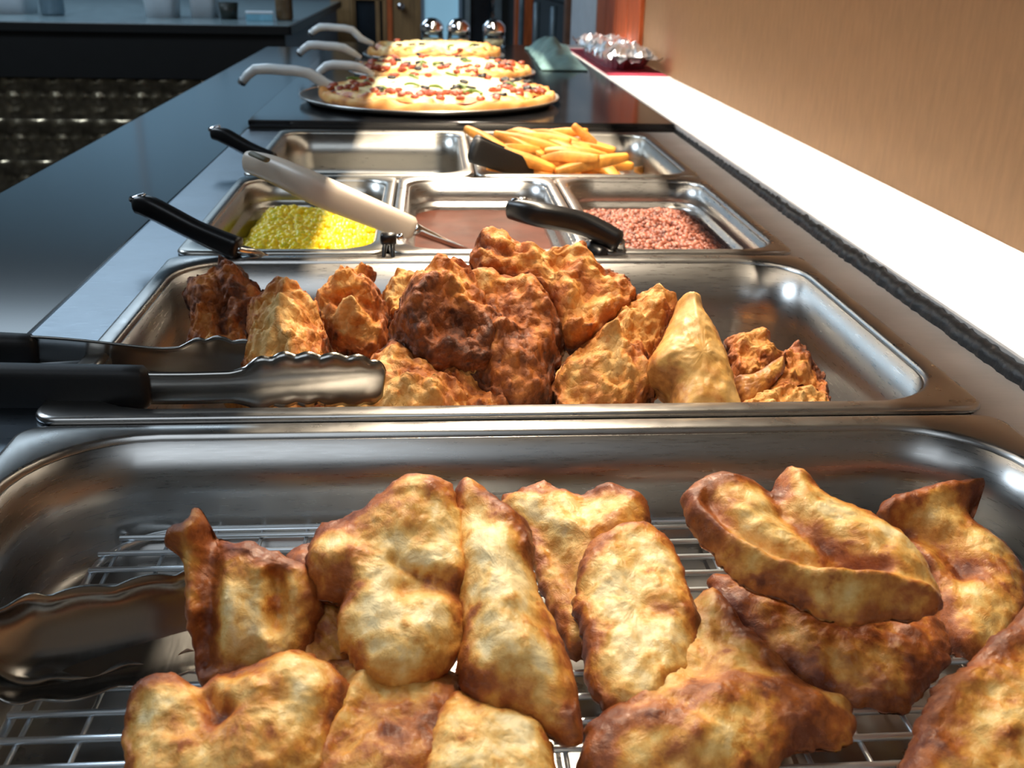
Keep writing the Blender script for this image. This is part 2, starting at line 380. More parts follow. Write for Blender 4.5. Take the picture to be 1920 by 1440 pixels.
small_lathe('brown_bottle', 'brown glass bottle near the end of the bar', 'bottle', 534, 38, [(0, 0), (0.03, 0), (0.034, 0.01), (0.034, 0.11), (0.014, 0.15), (0.013, 0.19)], M['bottle_brown'], [('cap', [(0.015, 0.185), (0.015, 0.205), (0, 0.206)], M['bar_black'])])
p = at(484, 40, z=-0.005); bb = empty('napkin_box', (p.x, p.y+0.04, -0.005), 0.15); tag(bb, 'small pale blue box shining on the bar end', 'box')
part_box('box_body', bb, M['blue_box'], (-0.05, 0.05, -0.035, 0.035, 0, 0.026), 0.002); part_box('box_lid', bb, M['white_tub'], (-0.052, 0.052, -0.037, 0.037, 0.026, 0.034), 0.002)
p = at(92, 30, z=-0.005); gb = empty('grey_canister', (p.x, p.y+0.05, -0.005)); tag(gb, 'grey canister with a dark lid beside the wide tub on the bar', 'canister')
link_obj('body', lathe('body', [(0, 0), (0.04, 0), (0.045, 0.01), (0.045, 0.12)]), M['chair'], gb); link_obj('lid', lathe('lid', [(0.047, 0.118), (0.047, 0.135), (0, 0.138)]), M['cup_dark'], gb)

# ------------------------------------------------------------------ dining chair in the background
ch = empty('slatted_chair', (0.83, 4.62, -0.9), 0.0)
tag(ch, 'grey-blue metal chair with a slatted back behind the counter end', 'chair')
part_box('seat', ch, M['bar_black'], (-0.20, 0.20, -0.02, 0.40, 0.44, 0.48), 0.008)
for sx in (-0.19, 0.19):
    link_obj('leg', tube_mesh('leg', [(sx, 0.0, 0), (sx, 0.0, 0.46)], [0.013, 0.013], 8, n=2), M['chair'], ch)
    link_obj('leg', tube_mesh('leg', [(sx, 0.38, 0), (sx, 0.38, 0.46)], [0.013, 0.013], 8, n=2), M['chair'], ch)
    link_obj('back_post', tube_mesh('back_post', [(sx, 0.0, 0.44), (sx, -0.02, 0.70), (sx, -0.05, 1.0-0.10*(sx > 0))], [0.013]*3, 8, n=3), M['chair'], ch)
link_obj('top_rail', tube_mesh('top_rail', [(-0.19, -0.05, 1.0), (0, -0.055, 0.965), (0.19, -0.05, 0.90)], [0.018]*3, 8, n=4), M['chair'], ch)
for k in range(4):
    x = -0.12+k*0.08; link_obj('slat', tube_mesh('slat', [(x, -0.005, 0.48), (x, -0.05, 0.97-0.05*(k/3)-0.02)], [0.012, 0.012], 8, n=2, flat=1.4), M['chair'], ch)

# ------------------------------------------------------------------ steam table, ledges
PIT = 0.335
tb = empty('steam_table', (0, 0, -0.9))
tag(tb, 'long stainless steel steam table holding the food pans', 'steam table')
part_box('left_rail', tb, M['lip'], (-0.052, 0.010, -0.42, 1.03, 0.868, 0.8995), 0.003)
part_box('right_rail', tb, M['deck'], (0.520, 0.5765, -0.42, 1.03, 0.868, 0.8995), 0.002)
for k, yy in enumerate((-PIT-0.02, -0.005, PIT-0.005, 2*PIT-0.005, 3*PIT-0.005)):
    part_box('cross_bar', tb, M['deck'], (0.010, 0.520, (yy-0.05 if k == 0 else yy-0.014), (yy+0.018 if k < 4 else yy+0.03), 0.880, 0.8990), 0.001)
part_box('well_floor', tb, M['deck'], (-0.04, 0.57, -0.40, 1.03, 0.60, 0.61))
part_box('side_panel', tb, M['bar_black'], (-0.045, -0.035, -0.41, 1.03, 0, 0.866)); part_box('side_panel', tb, M['deck'], (0.565, 0.575, -0.41, 1.03, 0, 0.866))
part_box('end_panel', tb, M['lip'], (-0.045, 0.575, -0.42, -0.41, 0, 0.866))
part_box('base', tb, M['bar_black'], (-0.03, 0.56, -0.40, 1.03, 0, 0.10))

lc = empty('black_counter', (-0.144, 1.0, -0.9)); tag(lc, 'glossy black polished counter ledge along the left of the steam table', 'counter')
part_box('counter_top', lc, M['black_stone'], (-0.095, 0.0915, -1.45, 1.52, 0.868, 0.897), 0.003)
part_box('counter_front', lc, M['bar_black'], (-0.05, 0.0, -1.40, 1.50, 0, 0.868))

ps = empty('pizza_shelf', (0.262, 1.04, 0)); tag(ps, 'glossy black warming shelf under the three pizzas', 'warming shelf')
part_box('shelf_top', ps, M['black_glass'], (-0.312, 0.314, -0.012, 1.48, 0.004, 0.012), 0.0015)
part_box('front_edge', ps, M['black_edge'], (-0.311, 0.313, -0.011, 0.0, -0.012, 0.004), 0.001)
part_box('cabinet', ps, M['bar_black'], (-0.305, 0.31, 0.002, 1.47, -0.78, 0.004))

sh = empty('white_ledge', (0.647, 0.6, 0)); tag(sh, 'long white laminate ledge against the tan wall', 'ledge')
part_box('ledge_top', sh, M['laminate'], (-0.0685, 0.0685, -1.6, 1.93, 0.002, 0.0125), 0.002)
part_box('ledge_body', sh, M['wall_tan'], (-0.066, 0.0685, -1.6, 1.93, -0.9, 0.002))
# ragged black sealant bead along the ledge edge
rows = 420; V = []; Fc = []; sg = 8
for i in range(rows):
    y = -0.55+1.62*i/(rows-1); fade = min(1, max(0.25, (1.10-y)/0.75))
    nv = noise.noise(Vector((y*38, 3.1, 0)))*0.5+noise.noise(Vector((y*130, 7, 0)))*0.35
    rw = (0.0066+0.0030*nv)*fade; rh = (0.0062+0.002*noise.noise(Vector((y*70, 9, 2))))*(0.55+0.45*fade)
    for k in range(sg):
        a = PI*k/(sg-1); jit = 1+0.22*noise.noise(Vector((y*260, k*1.7, 5)))
        V.append((0.5785-0.647-0.001-math.cos(a)*rw*jit*(1.25 if k < 4 else 0.5), y-0.6, -0.0005+math.sin(a)*rh*jit*1.5))
for i in range(rows-1):
    for k in range(sg-1): Fc.append((i*sg+k, i*sg+k+1, (i+1)*sg+k+1, (i+1)*sg+k))
link_obj('sealant_bead', fix_normals(mesh('sealant_bead', V, Fc)), M['sealant'], sh)['label'] = 'ragged black sealant bead'

# heat lamp hood hanging over the pans (above the frame)
hl = empty('heat_lamp', (0.2955, 0.95, 0.32)); tag(hl, 'long hooded heat lamp hanging above the food pans', 'heat lamp')
for s in (-1, 1): part_box('hood_side', hl, M['bar_black'], (s*0.0895-0.002, s*0.0895+0.002, -1.35, 1.40, 0, 0.32))
part_box('hood_top', hl, M['bar_black'], (-0.0915, 0.0915, -1.35, 1.40, 0.32, 0.325))
link_obj('lamp_tube', tube_mesh('lamp_tube', [(0, -1.3, 0.306), (0, 1.35, 0.306)], [0.005, 0.005], 8, n=2), M['lamp_tube'], hl)
for y in (-1.0, 1.0): link_obj('hanger_rod', tube_mesh('hanger_rod', [(0, y, 0.32), (0, y, 1.38)], [0.005, 0.005], 8, n=2), M['polish'], hl)

# ------------------------------------------------------------------ food pans
def ring(w, d, r, z, nc=9):
    out = []
    for (cx, cy, a0) in ((w/2-r, d/2-r, 0), (-w/2+r, d/2-r, PI/2), (-w/2+r, -d/2+r, PI), (w/2-r, -d/2+r, 1.5*PI)):
        for k in range(nc):
            a = a0+PI/2*k/(nc-1); out.append((cx+r*math.cos(a), cy+r*math.sin(a), z))
    return out
def pan(name, label, cx, cy, w, d, depth, m, rin=0.05, fl=0.014, shoulder=False, group='stainless food pans'):
    o = empty(name, (cx, cy, 0)); tag(o, label, 'food pan', group)
    def loft(R):
        n = len(R[0]); V = [v for r in R for v in r]; Fc = []
        for i in range(len(R)-1):
            for k in range(n): Fc.append((i*n+k, i*n+(k+1) % n, (i+1)*n+(k+1) % n, (i+1)*n+k))
        return V, Fc, n
    iw, idp = w-2*fl, d-2*fl
    R = [ring(w-0.003, d-0.003, 0.013, -0.0008), ring(w, d, 0.014, 0.0006), ring(w, d, 0.014, 0.0022), ring(w-0.002, d-0.002, 0.013, 0.0036),
         ring(w-0.006, d-0.006, 0.012, 0.0042), ring(iw+0.006, idp+0.006, rin+0.002, 0.0040), ring(iw+0.002, idp+0.002, rin+0.001, 0.0030), ring(iw, idp, rin, 0.0005)]
    V, Fc, n = loft(R); rim = link_obj('rim', fix_normals(mesh('rim', V, Fc)), M['polish'] if 0 else m, o)
    tp = 0.035
    R = [ring(iw, idp, rin, 0.0005)]
    if shoulder:
        R += [ring(iw-0.001, idp-0.001, rin, -0.020), ring(iw-0.002, idp-0.002, rin, -0.023), ring(iw-0.011, idp-0.011, rin*0.95, -0.0255), ring(iw-0.013, idp-0.013, rin*0.94, -0.028)]
        off = 0.013
    else: off = 0.0
    fr = 0.018
    zb = -depth
    for z in (-depth*0.5, zb+fr):
        s = -z*tp*2+off; R.append(ring(iw-s, idp-s, rin*0.94, z))
    s0 = (depth-fr)*tp*2+off
    for k in range(1, 6):
        a = PI/2*k/5; R.append(ring(iw-s0-2*fr*(1-math.cos(a)), idp-s0-2*fr*(1-math.cos(a)), max(0.004, rin*0.94-fr*(1-math.cos(a))), zb+fr*(1-math.sin(a))))
    V, Fc, n = loft(R); V.append((0, 0, zb)); c = len(V)-1; b = (len(R)-1)*n
    for k in range(n): Fc.append((b+k, b+(k+1) % n, c))
    me = fix_normals(mesh('basin', V, Fc)); bo = link_obj('basin', me, m, o)
    md = bo.modifiers.new('wall', 'SOLIDIFY'); md.thickness = 0.0012; md.offset = -1
    return o
PW, PD = 0.530, 0.325
CX = PW/2
pan('full_food_pan', 'large shallow steel pan with a wire rack, nearest the camera', CX, -PIT+PD/2+0.002, PW, PD, 0.066, M['pan'], rin=0.060)
pan('full_food_pan', 'large deep steel pan heaped with crumbed fried chicken', CX, PD/2, PW, PD, 0.100, M['pan'], rin=0.050)
TW = PW/3
for k, (lb, mm) in enumerate((('narrow steel pan holding the yellow corn', M['pan2']), ('narrow steel pan of brown gravy, middle of its row', M['pan']), ('narrow steel pan holding the reddish ground meat', M['pan']))):
    pan('third_food_pan', lb, TW*(k+0.5), PIT+PD/2, TW-0.0015, PD, 0.100, mm, rin=0.034, fl=0.012, shoulder=True)
for k, lb in enumerate(('nearly empty half-size steel pan beside the fries', 'half-size steel pan holding the french fries')):
    pan('half_food_pan', lb, PW/4*(2*k+1), 2*PIT+PD/2, PW/2-0.0015, PD, 0.064, M['pan2'], rin=0.036, fl=0.012)

# ------------------------------------------------------------------ wire rack in the first pan
RZ = -0.050
RX0, RX1, RY0, RY1 = 0.045, 0.485, -0.292, -0.026
rk = empty('wire_rack', (0, 0, RZ)); tag(rk, 'chrome wire cooling rack under the golden fillets', 'wire rack')
k = 0; y = RY0
while y <= RY1+1e-6:
    ins = 0.0
    e = min(RY1-y, y-RY0)
    if e < 0.03: ins = 0.03-math.sqrt(max(0, 0.03**2-(0.03-e)**2))
    link_obj('wire', tube_mesh('wire', [(RX0+ins, y, 0.002), (RX1-ins, y, 0.002)], [0.0015]*2, 8, n=2), M['wire'], rk); y += 0.0150
x = RX0+0.008
while x <= RX1-0.004:
    link_obj('cross_wire', tube_mesh('cross_wire', [(x, RY0+0.012, -0.0004), (x, RY1-0.003, -0.0004)], [0.0011]*2, 8, n=2), M['wire'], rk); x += 0.0235
fr = ring(RX1-RX0, RY1-RY0, 0.04, -0.001, 8); fr = [(a+(RX0+RX1)/2, b+(RY0+RY1)/2, c) for a, b, c in fr]; fr.append(fr[0])
link_obj('rack_frame', tube_mesh('rack_frame', fr, [0.002]*len(fr), 8, n=1), M['wire'], rk)
for (fx, fy) in ((0.09, -0.07), (0.44, -0.07), (0.09, -0.25), (0.44, -0.25)):
    link_obj('foot', tube_mesh('foot', [(fx, fy, -0.001), (fx, fy, -0.0135)], [0.002, 0.0025], 8, n=2), M['wire'], rk)

# ------------------------------------------------------------------ fried pieces
def resample(poly, n):
    P = [Vector((a, b)) for a, b in poly]; L = len(P); dense = []
    for i in range(L):
        p0, p1, p2, p3 = P[i-1], P[i], P[(i+1) % L], P[(i+2) % L]
        for k in range(8):
            t = k/8; dense.append(0.5*((2*p1)+(p2-p0)*t+(2*p0-5*p1+4*p2-p3)*t*t+(3*p1-p0-3*p2+p3)*t**3))
    D = [0]
    for i in range(len(dense)): D.append(D[-1]+(dense[(i+1) % len(dense)]-dense[i]).length)
    out = []; j = 0
    for i in range(n):
        s = D[-1]*i/n
        while D[j+1] < s: j += 1
        t = (s-D[j])/max(1e-9, D[j+1]-D[j]); out.append(dense[j].lerp(dense[(j+1) % len(dense)], t))
    return out
def seg_dist(p, a, b):
    ab = b-a; t = max(0, min(1, (p-a).dot(ab)/max(1e-12, ab.dot(ab)))); return (p-(a+ab*t)).length
PIECES = []
def piece(name, label, cat, group, poly, top, bot, T, m, lump=0.25, crumb=0.0, rag=0.0018, creases=(), curl=0.0, yaw=0.0, seed=0, base=0.30, back=0.8, prof=2.4, edge=0.50, na=170, nr=44, gnarl=0.0014):
    """poly: outline; top/bot: (v, y) of the outline's upper and lower end, which fix the plane the piece lies in"""
    uc = sum(p[0] for p in poly)/len(poly)
    pt = at(uc, top[0], y=top[1]); pb = at(uc, bot[0], y=bot[1])
    ax = Vector((math.cos(yaw), math.sin(yaw), 0)); up = (pt-pb); up = (up-ax*up.dot(ax)).normalized()
    nrm = ax.cross(up).normalized()
    if nrm.dot(CAM-pb) < 0: nrm = -nrm
    def onplane(u, v):
        d = _f+_r*((u-960)/F_PX)+_u*((720-v)/F_PX); t = (pb-CAM).dot(nrm)/d.dot(nrm); q = CAM+d*t-pb
        return Vector((q.dot(ax), q.dot(up)))
    out = [onplane(u, v) for u, v in poly]
    O = resample([(p.x, p.y) for p in out], na)
    c = sum(O, Vector((0, 0)))/na
    sv = Vector((seed*3.7+1.3, seed*1.9, seed*5.1))
    size = max((p-c).length for p in O)
    J = [Vector((0, 0))]*na
    for i in range(na):
        d = (O[i]-c); q = Vector((O[i].x, O[i].y, 0))
        k = noise.noise(q*70+sv)*rag*1.2+noise.noise(q*210+sv)*rag*1.0+noise.noise(q*520+sv)*rag*0.5
        J[i] = d.normalized()*k
    cr = [([onplane(u, v) for u, v in pl], amp, wd, dc) for (pl, amp, wd, dc) in creases]
    V = []; K = []; Fc = []
    org = pb+ax*c.x+up*c.y
    # distance of every point to the outline gives the slab its rounded edge
    A = np.array([(p.x, p.y) for p in O]); B = np.roll(A, -1, 0); AB = B-A; L2 = (AB**2).sum(1)+1e-12; cc = np.array((c.x, c.y))
    DIST = []
    for j in range(nr+1):
        rho = math.sin(PI/2*j/nr)**0.85
        Q = cc+(A-cc)*rho
        tt = np.clip(((Q[:, None, :]-A[None])*AB[None]).sum(2)/L2[None], 0, 1)
        DIST.append(np.sqrt((((A[None]+AB[None]*tt[:, :, None])-Q[:, None, :])**2).sum(2)).min(1))
    DM = max(float(d.max()) for d in DIST)*0.80
    for side in (1, -1):
        for j in range(nr+1):
            if side == -1 and j == nr: continue
            rho = math.sin(PI/2*j/nr)**0.85
            for i in range(na if j else 1):
                p = c+(O[i]-c)*rho+J[i]*rho**8
                dq = min(1, float(DIST[j][i])/DM); dq = 1-(1-dq)**prof
                h = T*max(0, dq)**0.5*(1 if side == 1 else -back)
                P3 = Vector((p.x, p.y, h))
                lp = noise.fractal(P3*38+sv, 1.0, 2.0, 3)
                h += lp*T*lump*(1 if side == 1 else 0.6)*(1-0.4*rho)
                fine = noise.fractal(P3*150+sv*2, 0.9, 2.1, 4)
                cb = 0
                if crumb:
                    dv = noise.voronoi(P3*130+sv)[0]; cb = max(0, 0.6-dv[0])*crumb*(0.5+0.9*max(0, noise.noise(P3*45+sv)+0.35))
                fine *= min(1, rho/0.22)
                gn = noise.turbulence(P3*62+sv, 4, False)-0.35
                h += side*(fine*0.0010*(1+0.5*crumb*300)+cb+gn*gnarl)
                h += curl*((p-c).length/size)**2
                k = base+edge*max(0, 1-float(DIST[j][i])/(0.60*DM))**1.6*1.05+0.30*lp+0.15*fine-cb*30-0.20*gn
                for (pl, amp, wd, dc) in cr:
                    dd = min(seg_dist(p, pl[q], pl[q+1]) for q in range(len(pl)-1)); g = math.exp(-(dd/wd)**2)
                    h += amp*g*(1 if side == 1 else 0.5); k += dc*g
                V.append(ax*(p.x-c.x)+up*(p.y-c.y)+nrm*h); K.append(k)
    def idx(side, j, i):
        if side == 1: return 0 if j == 0 else 1+(j-1)*na+i % na
        off = 1+nr*na
        if j == nr: return 1+(nr-1)*na+i % na
        return off if j == 0 else off+1+(j-1)*na+i % na
    for side in (1, -1):
        for j in range(nr):
            for i in range(na):
                if j == 0: f = (idx(side, 0, 0), idx(side, 1, i), idx(side, 1, i+1))
                else: f = (idx(side, j, i), idx(side, j+1, i), idx(side, j+1, i+1), idx(side, j, i+1))
                Fc.append(f if side == 1 else f[::-1])
    me = fix_normals(mesh(name, V, Fc, crisp=K))
    o = link_obj(name, me, m); o.location = org; tag(o, label, cat, group); PIECES.append(o); return o

GF = 'golden fried fillets in the nearest pan'
def fil(label, poly, top, bot, T=0.011, seed=0, **kw):
    return piece('fried_fillet', label, 'fried fillet', GF, poly, top, bot, T, M['fillet'], seed=seed, **kw)
# back row first
fil('golden fillet with a frilly brown top edge behind the central slabs', [(935, 945), (980, 925), (1020, 913), (1060, 928), (1100, 932), (1130, 913), (1170, 925), (1205, 943), (1220, 990), (1230, 1080), (1190, 1180), (1120, 1230), (1060, 1215), (1015, 1110), (990, 1030), (950, 980)], (915, -0.060), (1230, -0.150), 0.012, 1, base=0.28, rag=0.003,
    creases=[([(1000, 1000), (1060, 1080), (1080, 1130)], -0.004, 0.005, 0.25), ([(1060, 1010), (1100, 1030), (1180, 980)], 0.004, 0.006, 0.1), ([(1110, 930), (1205, 960)], 0.003, 0.006, 0.4)])
fil('brown-edged fillet leaning on the far right corner of the nearest pan', [(1645, 970), (1690, 935), (1750, 920), (1830, 913), (1836, 935), (1815, 972), (1860, 1010), (1900, 1050), (1925, 1110), (1915, 1180), (1870, 1235), (1800, 1240), (1765, 1190), (1740, 1090), (1690, 1020)], (915, -0.064), (1240, -0.156), 0.011, 2, base=0.42, rag=0.0025,
    creases=[([(1650, 975), (1740, 945), (1830, 925)], 0.006, 0.006, 0.35), ([(1700, 1000), (1760, 1030), (1800, 1080)], -0.009, 0.008, 0.35)])
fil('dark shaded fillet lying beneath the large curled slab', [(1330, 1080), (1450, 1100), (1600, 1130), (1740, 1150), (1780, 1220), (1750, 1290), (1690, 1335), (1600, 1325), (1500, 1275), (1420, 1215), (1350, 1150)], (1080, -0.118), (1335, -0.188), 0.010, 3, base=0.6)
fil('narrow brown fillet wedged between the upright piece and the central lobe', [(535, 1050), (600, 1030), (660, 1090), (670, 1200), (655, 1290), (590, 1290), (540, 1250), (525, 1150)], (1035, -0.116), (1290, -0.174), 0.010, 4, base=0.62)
fil('upright folded golden fillet at the left with a curled knob on top', [(372, 953), (395, 985), (402, 1006), (450, 1014), (520, 1035), (552, 1052), (585, 1065), (605, 1110), (595, 1180), (570, 1260), (500, 1275), (410, 1290), (372, 1275), (362, 1200), (345, 1150), (350, 1070), (337, 1042), (308, 1022), (315, 998), (345, 975)], (955, -0.124), (1290, -0.173), 0.012, 5, base=0.34, rag=0.0015,
    creases=[([(400, 1020), (400, 1120), (395, 1240)], -0.007, 0.006, 0.55), ([(360, 1060), (365, 1150), (355, 1180)], 0.004, 0.004, -0.15), ([(460, 1030), (540, 1070)], 0.002, 0.006, 0.45), ([(503, 1080), (502, 1160), (515, 1230)], 0.006, 0.004, -0.1), ([(520, 1090), (518, 1180)], -0.006, 0.004, 0.25), ([(440, 1130), (460, 1190)], 0.004, 0.008, -0.25), ([(330, 1000), (360, 1010)], 0.006, 0.006, 0.5)])
fil('orange fillet with a crinkled edge reaching the lower right of the rack', [(1310, 1120), (1345, 1120), (1375, 1160), (1405, 1200), (1440, 1232), (1480, 1280), (1530, 1305), (1590, 1318), (1603, 1350), (1580, 1398), (1500, 1418), (1450, 1450), (1330, 1490), (1180, 1490), (1092, 1450), (1100, 1385), (1130, 1340), (1200, 1250), (1260, 1170)], (1120, -0.130), (1490, -0.232), 0.013, 6, base=0.34, rag=0.0026,
    creases=[([(1300, 1350), (1400, 1330), (1520, 1350)], 0.003, 0.008, 0.45), ([(1110, 1400), (1220, 1390), (1290, 1420)], 0.003, 0.010, 0.5), ([(1300, 1300), (1350, 1250)], -0.002, 0.006, 0.1), ([(1310, 1420), (1340, 1440)], 0.002, 0.010, -0.3), ([(1350, 1160), (1400, 1220), (1480, 1300)], 0.003, 0.006, 0.3)])
fil('broad smooth golden slab standing in the centre of the nearest pan', [(1088, 1062), (1108, 1020), (1150, 1000), (1200, 990), (1240, 1008), (1270, 1050), (1288, 1090), (1302, 1140), (1310, 1200), (1295, 1260), (1272, 1300), (1240, 1345), (1180, 1352), (1130, 1335), (1100, 1280), (1085, 1200), (1078, 1130)], (990, -0.100), (1352, -0.200), 0.012, 7, base=0.20,
    creases=[([(1090, 1080), (1170, 1010), (1250, 1030)], 0.002, 0.006, 0.25), ([(1215, 1165), (1240, 1175)], -0.001, 0.004, 0.4), ([(1090, 1160), (1110, 1230)], 0.001, 0.006, 0.3), ([(1190, 1220), (1200, 1250)], 0, 0.008, -0.12)])
fil('long pale golden fillet slanting down right of the round lobe', [(850, 935), (870, 908), (905, 925), (930, 950), (985, 985), (1002, 1030), (1004, 1080), (1040, 1180), (1080, 1280), (1093, 1350), (1087, 1387), (1040, 1378), (960, 1345), (885, 1312), (856, 1275), (862, 1200), (862, 1130), (850, 1050), (840, 980)], (908, -0.094), (1387, -0.214), 0.014, 8, base=0.16, rag=0.0022,
    creases=[([(860, 940), (920, 970), (985, 1010), (990, 1050)], 0.003, 0.008, 0.5), ([(920, 1060), (945, 1180), (950, 1260)], 0.006, 0.010, -0.15), ([(1000, 1090), (1020, 1200), (1070, 1340)], -0.002, 0.006, 0.12), ([(870, 1290), (960, 1310), (1070, 1360)], -0.003, 0.010, 0.35)])
fil('large pale fillet with a round lower lobe at the centre left', [(580, 1030), (600, 990), (650, 975), (690, 955), (740, 915), (790, 893), (840, 910), (852, 940), (872, 1000), (888, 1080), (882, 1130), (872, 1180), (862, 1232), (820, 1280), (750, 1302), (690, 1286), (650, 1240), (632, 1180), (636, 1140), (600, 1130), (578, 1095)], (893, -0.100), (1302, -0.190), 0.014, 9, base=0.16, rag=0.0022,
    creases=[([(740, 1075), (760, 1090), (800, 1100)], -0.003, 0.003, 0.35), ([(760, 1125), (820, 1120), (860, 1125)], -0.005, 0.006, 0.45), ([(590, 1010), (660, 1000), (690, 1050), (640, 1120)], -0.002, 0.007, 0.40), ([(600, 1060), (640, 1070)], 0.004, 0.010, 0.10), ([(690, 970), (760, 930), (840, 940)], 0.003, 0.010, 0.25), ([(680, 1200), (760, 1220), (800, 1190)], 0.004, 0.020, -0.05)])
fil('large curled golden slab resting on top at the right', [(1278, 950), (1300, 912), (1340, 897), (1400, 905), (1440, 920), (1468, 893), (1510, 903), (1540, 935), (1580, 955), (1640, 978), (1690, 1010), (1732, 1060), (1760, 1110), (1764, 1143), (1730, 1160), (1680, 1166), (1600, 1168), (1540, 1162), (1480, 1133), (1420, 1112), (1370, 1082), (1330, 1040), (1295, 1000)], (897, -0.112), (1168, -0.186), 0.011, 10, base=0.26, rag=0.0018,
    creases=[([(1295, 975), (1350, 1035), (1430, 1085), (1520, 1110), (1640, 1120), (1740, 1140)], 0.005, 0.004, 0.22), ([(1325, 965), (1370, 1025), (1450, 1065), (1540, 1085), (1640, 1095)], -0.004, 0.004, 0.25), ([(1440, 925), (1460, 985), (1540, 1050), (1590, 1085)], -0.005, 0.006, 0.42), ([(1470, 905), (1560, 980), (1700, 1060)], 0.003, 0.012, -0.08), ([(1290, 940), (1360, 915), (1430, 930)], 0.002, 0.006, 0.35)])
fil('rough golden fillet cut off by the lower right corner of the picture', [(1940, 1128), (1880, 1180), (1830, 1232), (1765, 1282), (1722, 1340), (1702, 1400), (1680, 1470), (1790, 1540), (1980, 1560), (2100, 1480), (2110, 1300), (2030, 1160)], (1128, -0.168), (1560, -0.248), 0.013, 11, base=0.32,
    creases=[([(1930, 1150), (1840, 1240), (1740, 1340)], 0.003, 0.006, 0.15), ([(1900, 1230), (1810, 1330), (1770, 1440)], -0.002, 0.008, 0.2)])
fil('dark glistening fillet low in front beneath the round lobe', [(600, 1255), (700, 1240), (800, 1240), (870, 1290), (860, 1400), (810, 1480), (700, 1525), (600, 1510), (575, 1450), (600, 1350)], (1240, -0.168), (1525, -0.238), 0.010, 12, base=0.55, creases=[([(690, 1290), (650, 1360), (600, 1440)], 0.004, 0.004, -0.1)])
fil('pale-topped fillet at the bottom centre in front', [(820, 1330), (870, 1308), (960, 1335), (1025, 1375), (1045, 1430), (1035, 1510), (900, 1530), (795, 1510), (792, 1430), (803, 1370)], (1308, -0.190), (1530, -0.243), 0.012, 13, base=0.22)
fil('wide mottled fillet at the lower left front on the rack', [(250, 1302), (280, 1280), (330, 1274), (370, 1290), (400, 1268), (470, 1250), (540, 1230), (600, 1238), (640, 1268), (655, 1320), (625, 1400), (585, 1480), (450, 1530), (260, 1520), (240, 1440), (233, 1360)], (1230, -0.176), (1530, -0.236), 0.014, 14, base=0.30, rag=0.002,
    creases=[([(395, 1330), (410, 1370), (430, 1360)], -0.006, 0.004, 0.5), ([(250, 1310), (330, 1285)], 0.002, 0.006, 0.4), ([(400, 1275), (480, 1290), (520, 1330)], -0.002, 0.006, 0.3), ([(250, 1380), (330, 1390), (390, 1400)], -0.003, 0.006, 0.2), ([(500, 1310), (540, 1290)], 0.003, 0.008, -0.25)])

GC = 'crumbed fried chicken in the deep pan'
def chk(label, poly, top, bot, T=0.022, seed=0, m='crumb', **kw):
    kw.setdefault('crumb', 0.0080); kw.setdefault('rag', 0.0034); kw.setdefault('lump', 0.42); kw.setdefault('gnarl', 0.0065); kw.setdefault('prof', 2.2); kw.setdefault('base', 0.34); kw.setdefault('back', 0.9)
    return piece('fried_chicken', label, 'fried chicken', GC, poly, top, bot, T, M[m], seed=seed+30, na=150, nr=40, **kw)
chk('dark upright chicken piece with a pointed top at the far left', [(345, 562), (358, 532), (398, 512), (412, 492), (440, 505), (472, 530), (503, 562), (495, 592), (478, 620), (470, 670), (440, 715), (380, 715), (350, 665), (360, 610)], (492, 0.240), (715, 0.150), 0.018, 1, creases=[([(418, 510), (425, 580), (420, 640)], -0.006, 0.005, 0.3), ([(450, 530), (455, 620)], 0.004, 0.006, 0.15)], base=0.5)
chk('chunky tan chicken piece behind the tong tips', [(468, 592), (510, 566), (545, 552), (582, 570), (602, 600), (616, 640), (605, 700), (560, 735), (480, 735), (458, 695), (466, 640)], (552, 0.160), (735, 0.075), 0.024, 2, base=0.22, creases=[([(480, 590), (540, 575), (595, 600)], 0.005, 0.008, 0.15), ([(530, 620), (570, 615), (590, 640)], -0.005, 0.006, 0.3), ([(540, 640), (545, 670)], 0.005, 0.012, -0.2)])
chk('gnarled orange chicken piece with a hooked tip', [(592, 562), (618, 538), (655, 518), (688, 503), (704, 512), (692, 535), (712, 560), (724, 590), (732, 622), (726, 655), (690, 672), (640, 660), (600, 625), (588, 592)], (503, 0.205), (672, 0.140), 0.022, 3, creases=[([(640, 600), (670, 595), (700, 615)], -0.008, 0.006, 0.3), ([(650, 625), (665, 615)], 0.007, 0.006, -0.35), ([(640, 560), (690, 560), (715, 600)], 0.004, 0.006, 0.1)])
chk('small crusty knob of chicken beside the dark drumstick', [(722, 548), (745, 522), (782, 524), (798, 546), (785, 585), (755, 615), (732, 605), (718, 578)], (522, 0.225), (615, 0.190), 0.018, 4, base=0.2)
chk('orange chicken piece behind the smooth breast', [(1150, 605), (1195, 572), (1250, 578), (1270, 602), (1250, 645), (1222, 690), (1235, 730), (1215, 765), (1150, 800), (1080, 800), (1035, 745), (1060, 680), (1105, 650)], (572, 0.150), (800, 0.050), 0.024, 5, creases=[([(1120, 690), (1170, 640), (1230, 600)], 0.006, 0.010, -0.05), ([(1100, 720), (1180, 735), (1225, 745)], 0.005, 0.010, -0.1)])
chk('knobbly brown chicken piece right of the smooth breast', [(1360, 645), (1400, 627), (1440, 640), (1452, 662), (1476, 668), (1460, 705), (1420, 745), (1385, 760), (1365, 705)], (627, 0.130), (760, 0.078), 0.018, 6, base=0.4, crumb=0.0042)
chk('dark greenish chicken piece at the far right of the heap', [(1440, 690), (1480, 668), (1522, 690), (1545, 730), (1552, 800), (1440, 800), (1400, 775), (1425, 735)], (668, 0.140), (800, 0.070), 0.020, 7, base=0.55)
chk('flat orange chicken scrap against the rim at the far right', [(1385, 765), (1428, 736), (1480, 728), (1530, 738), (1552, 760), (1562, 805), (1400, 812)], (728, 0.072), (812, 0.040), 0.014, 8, base=0.25)
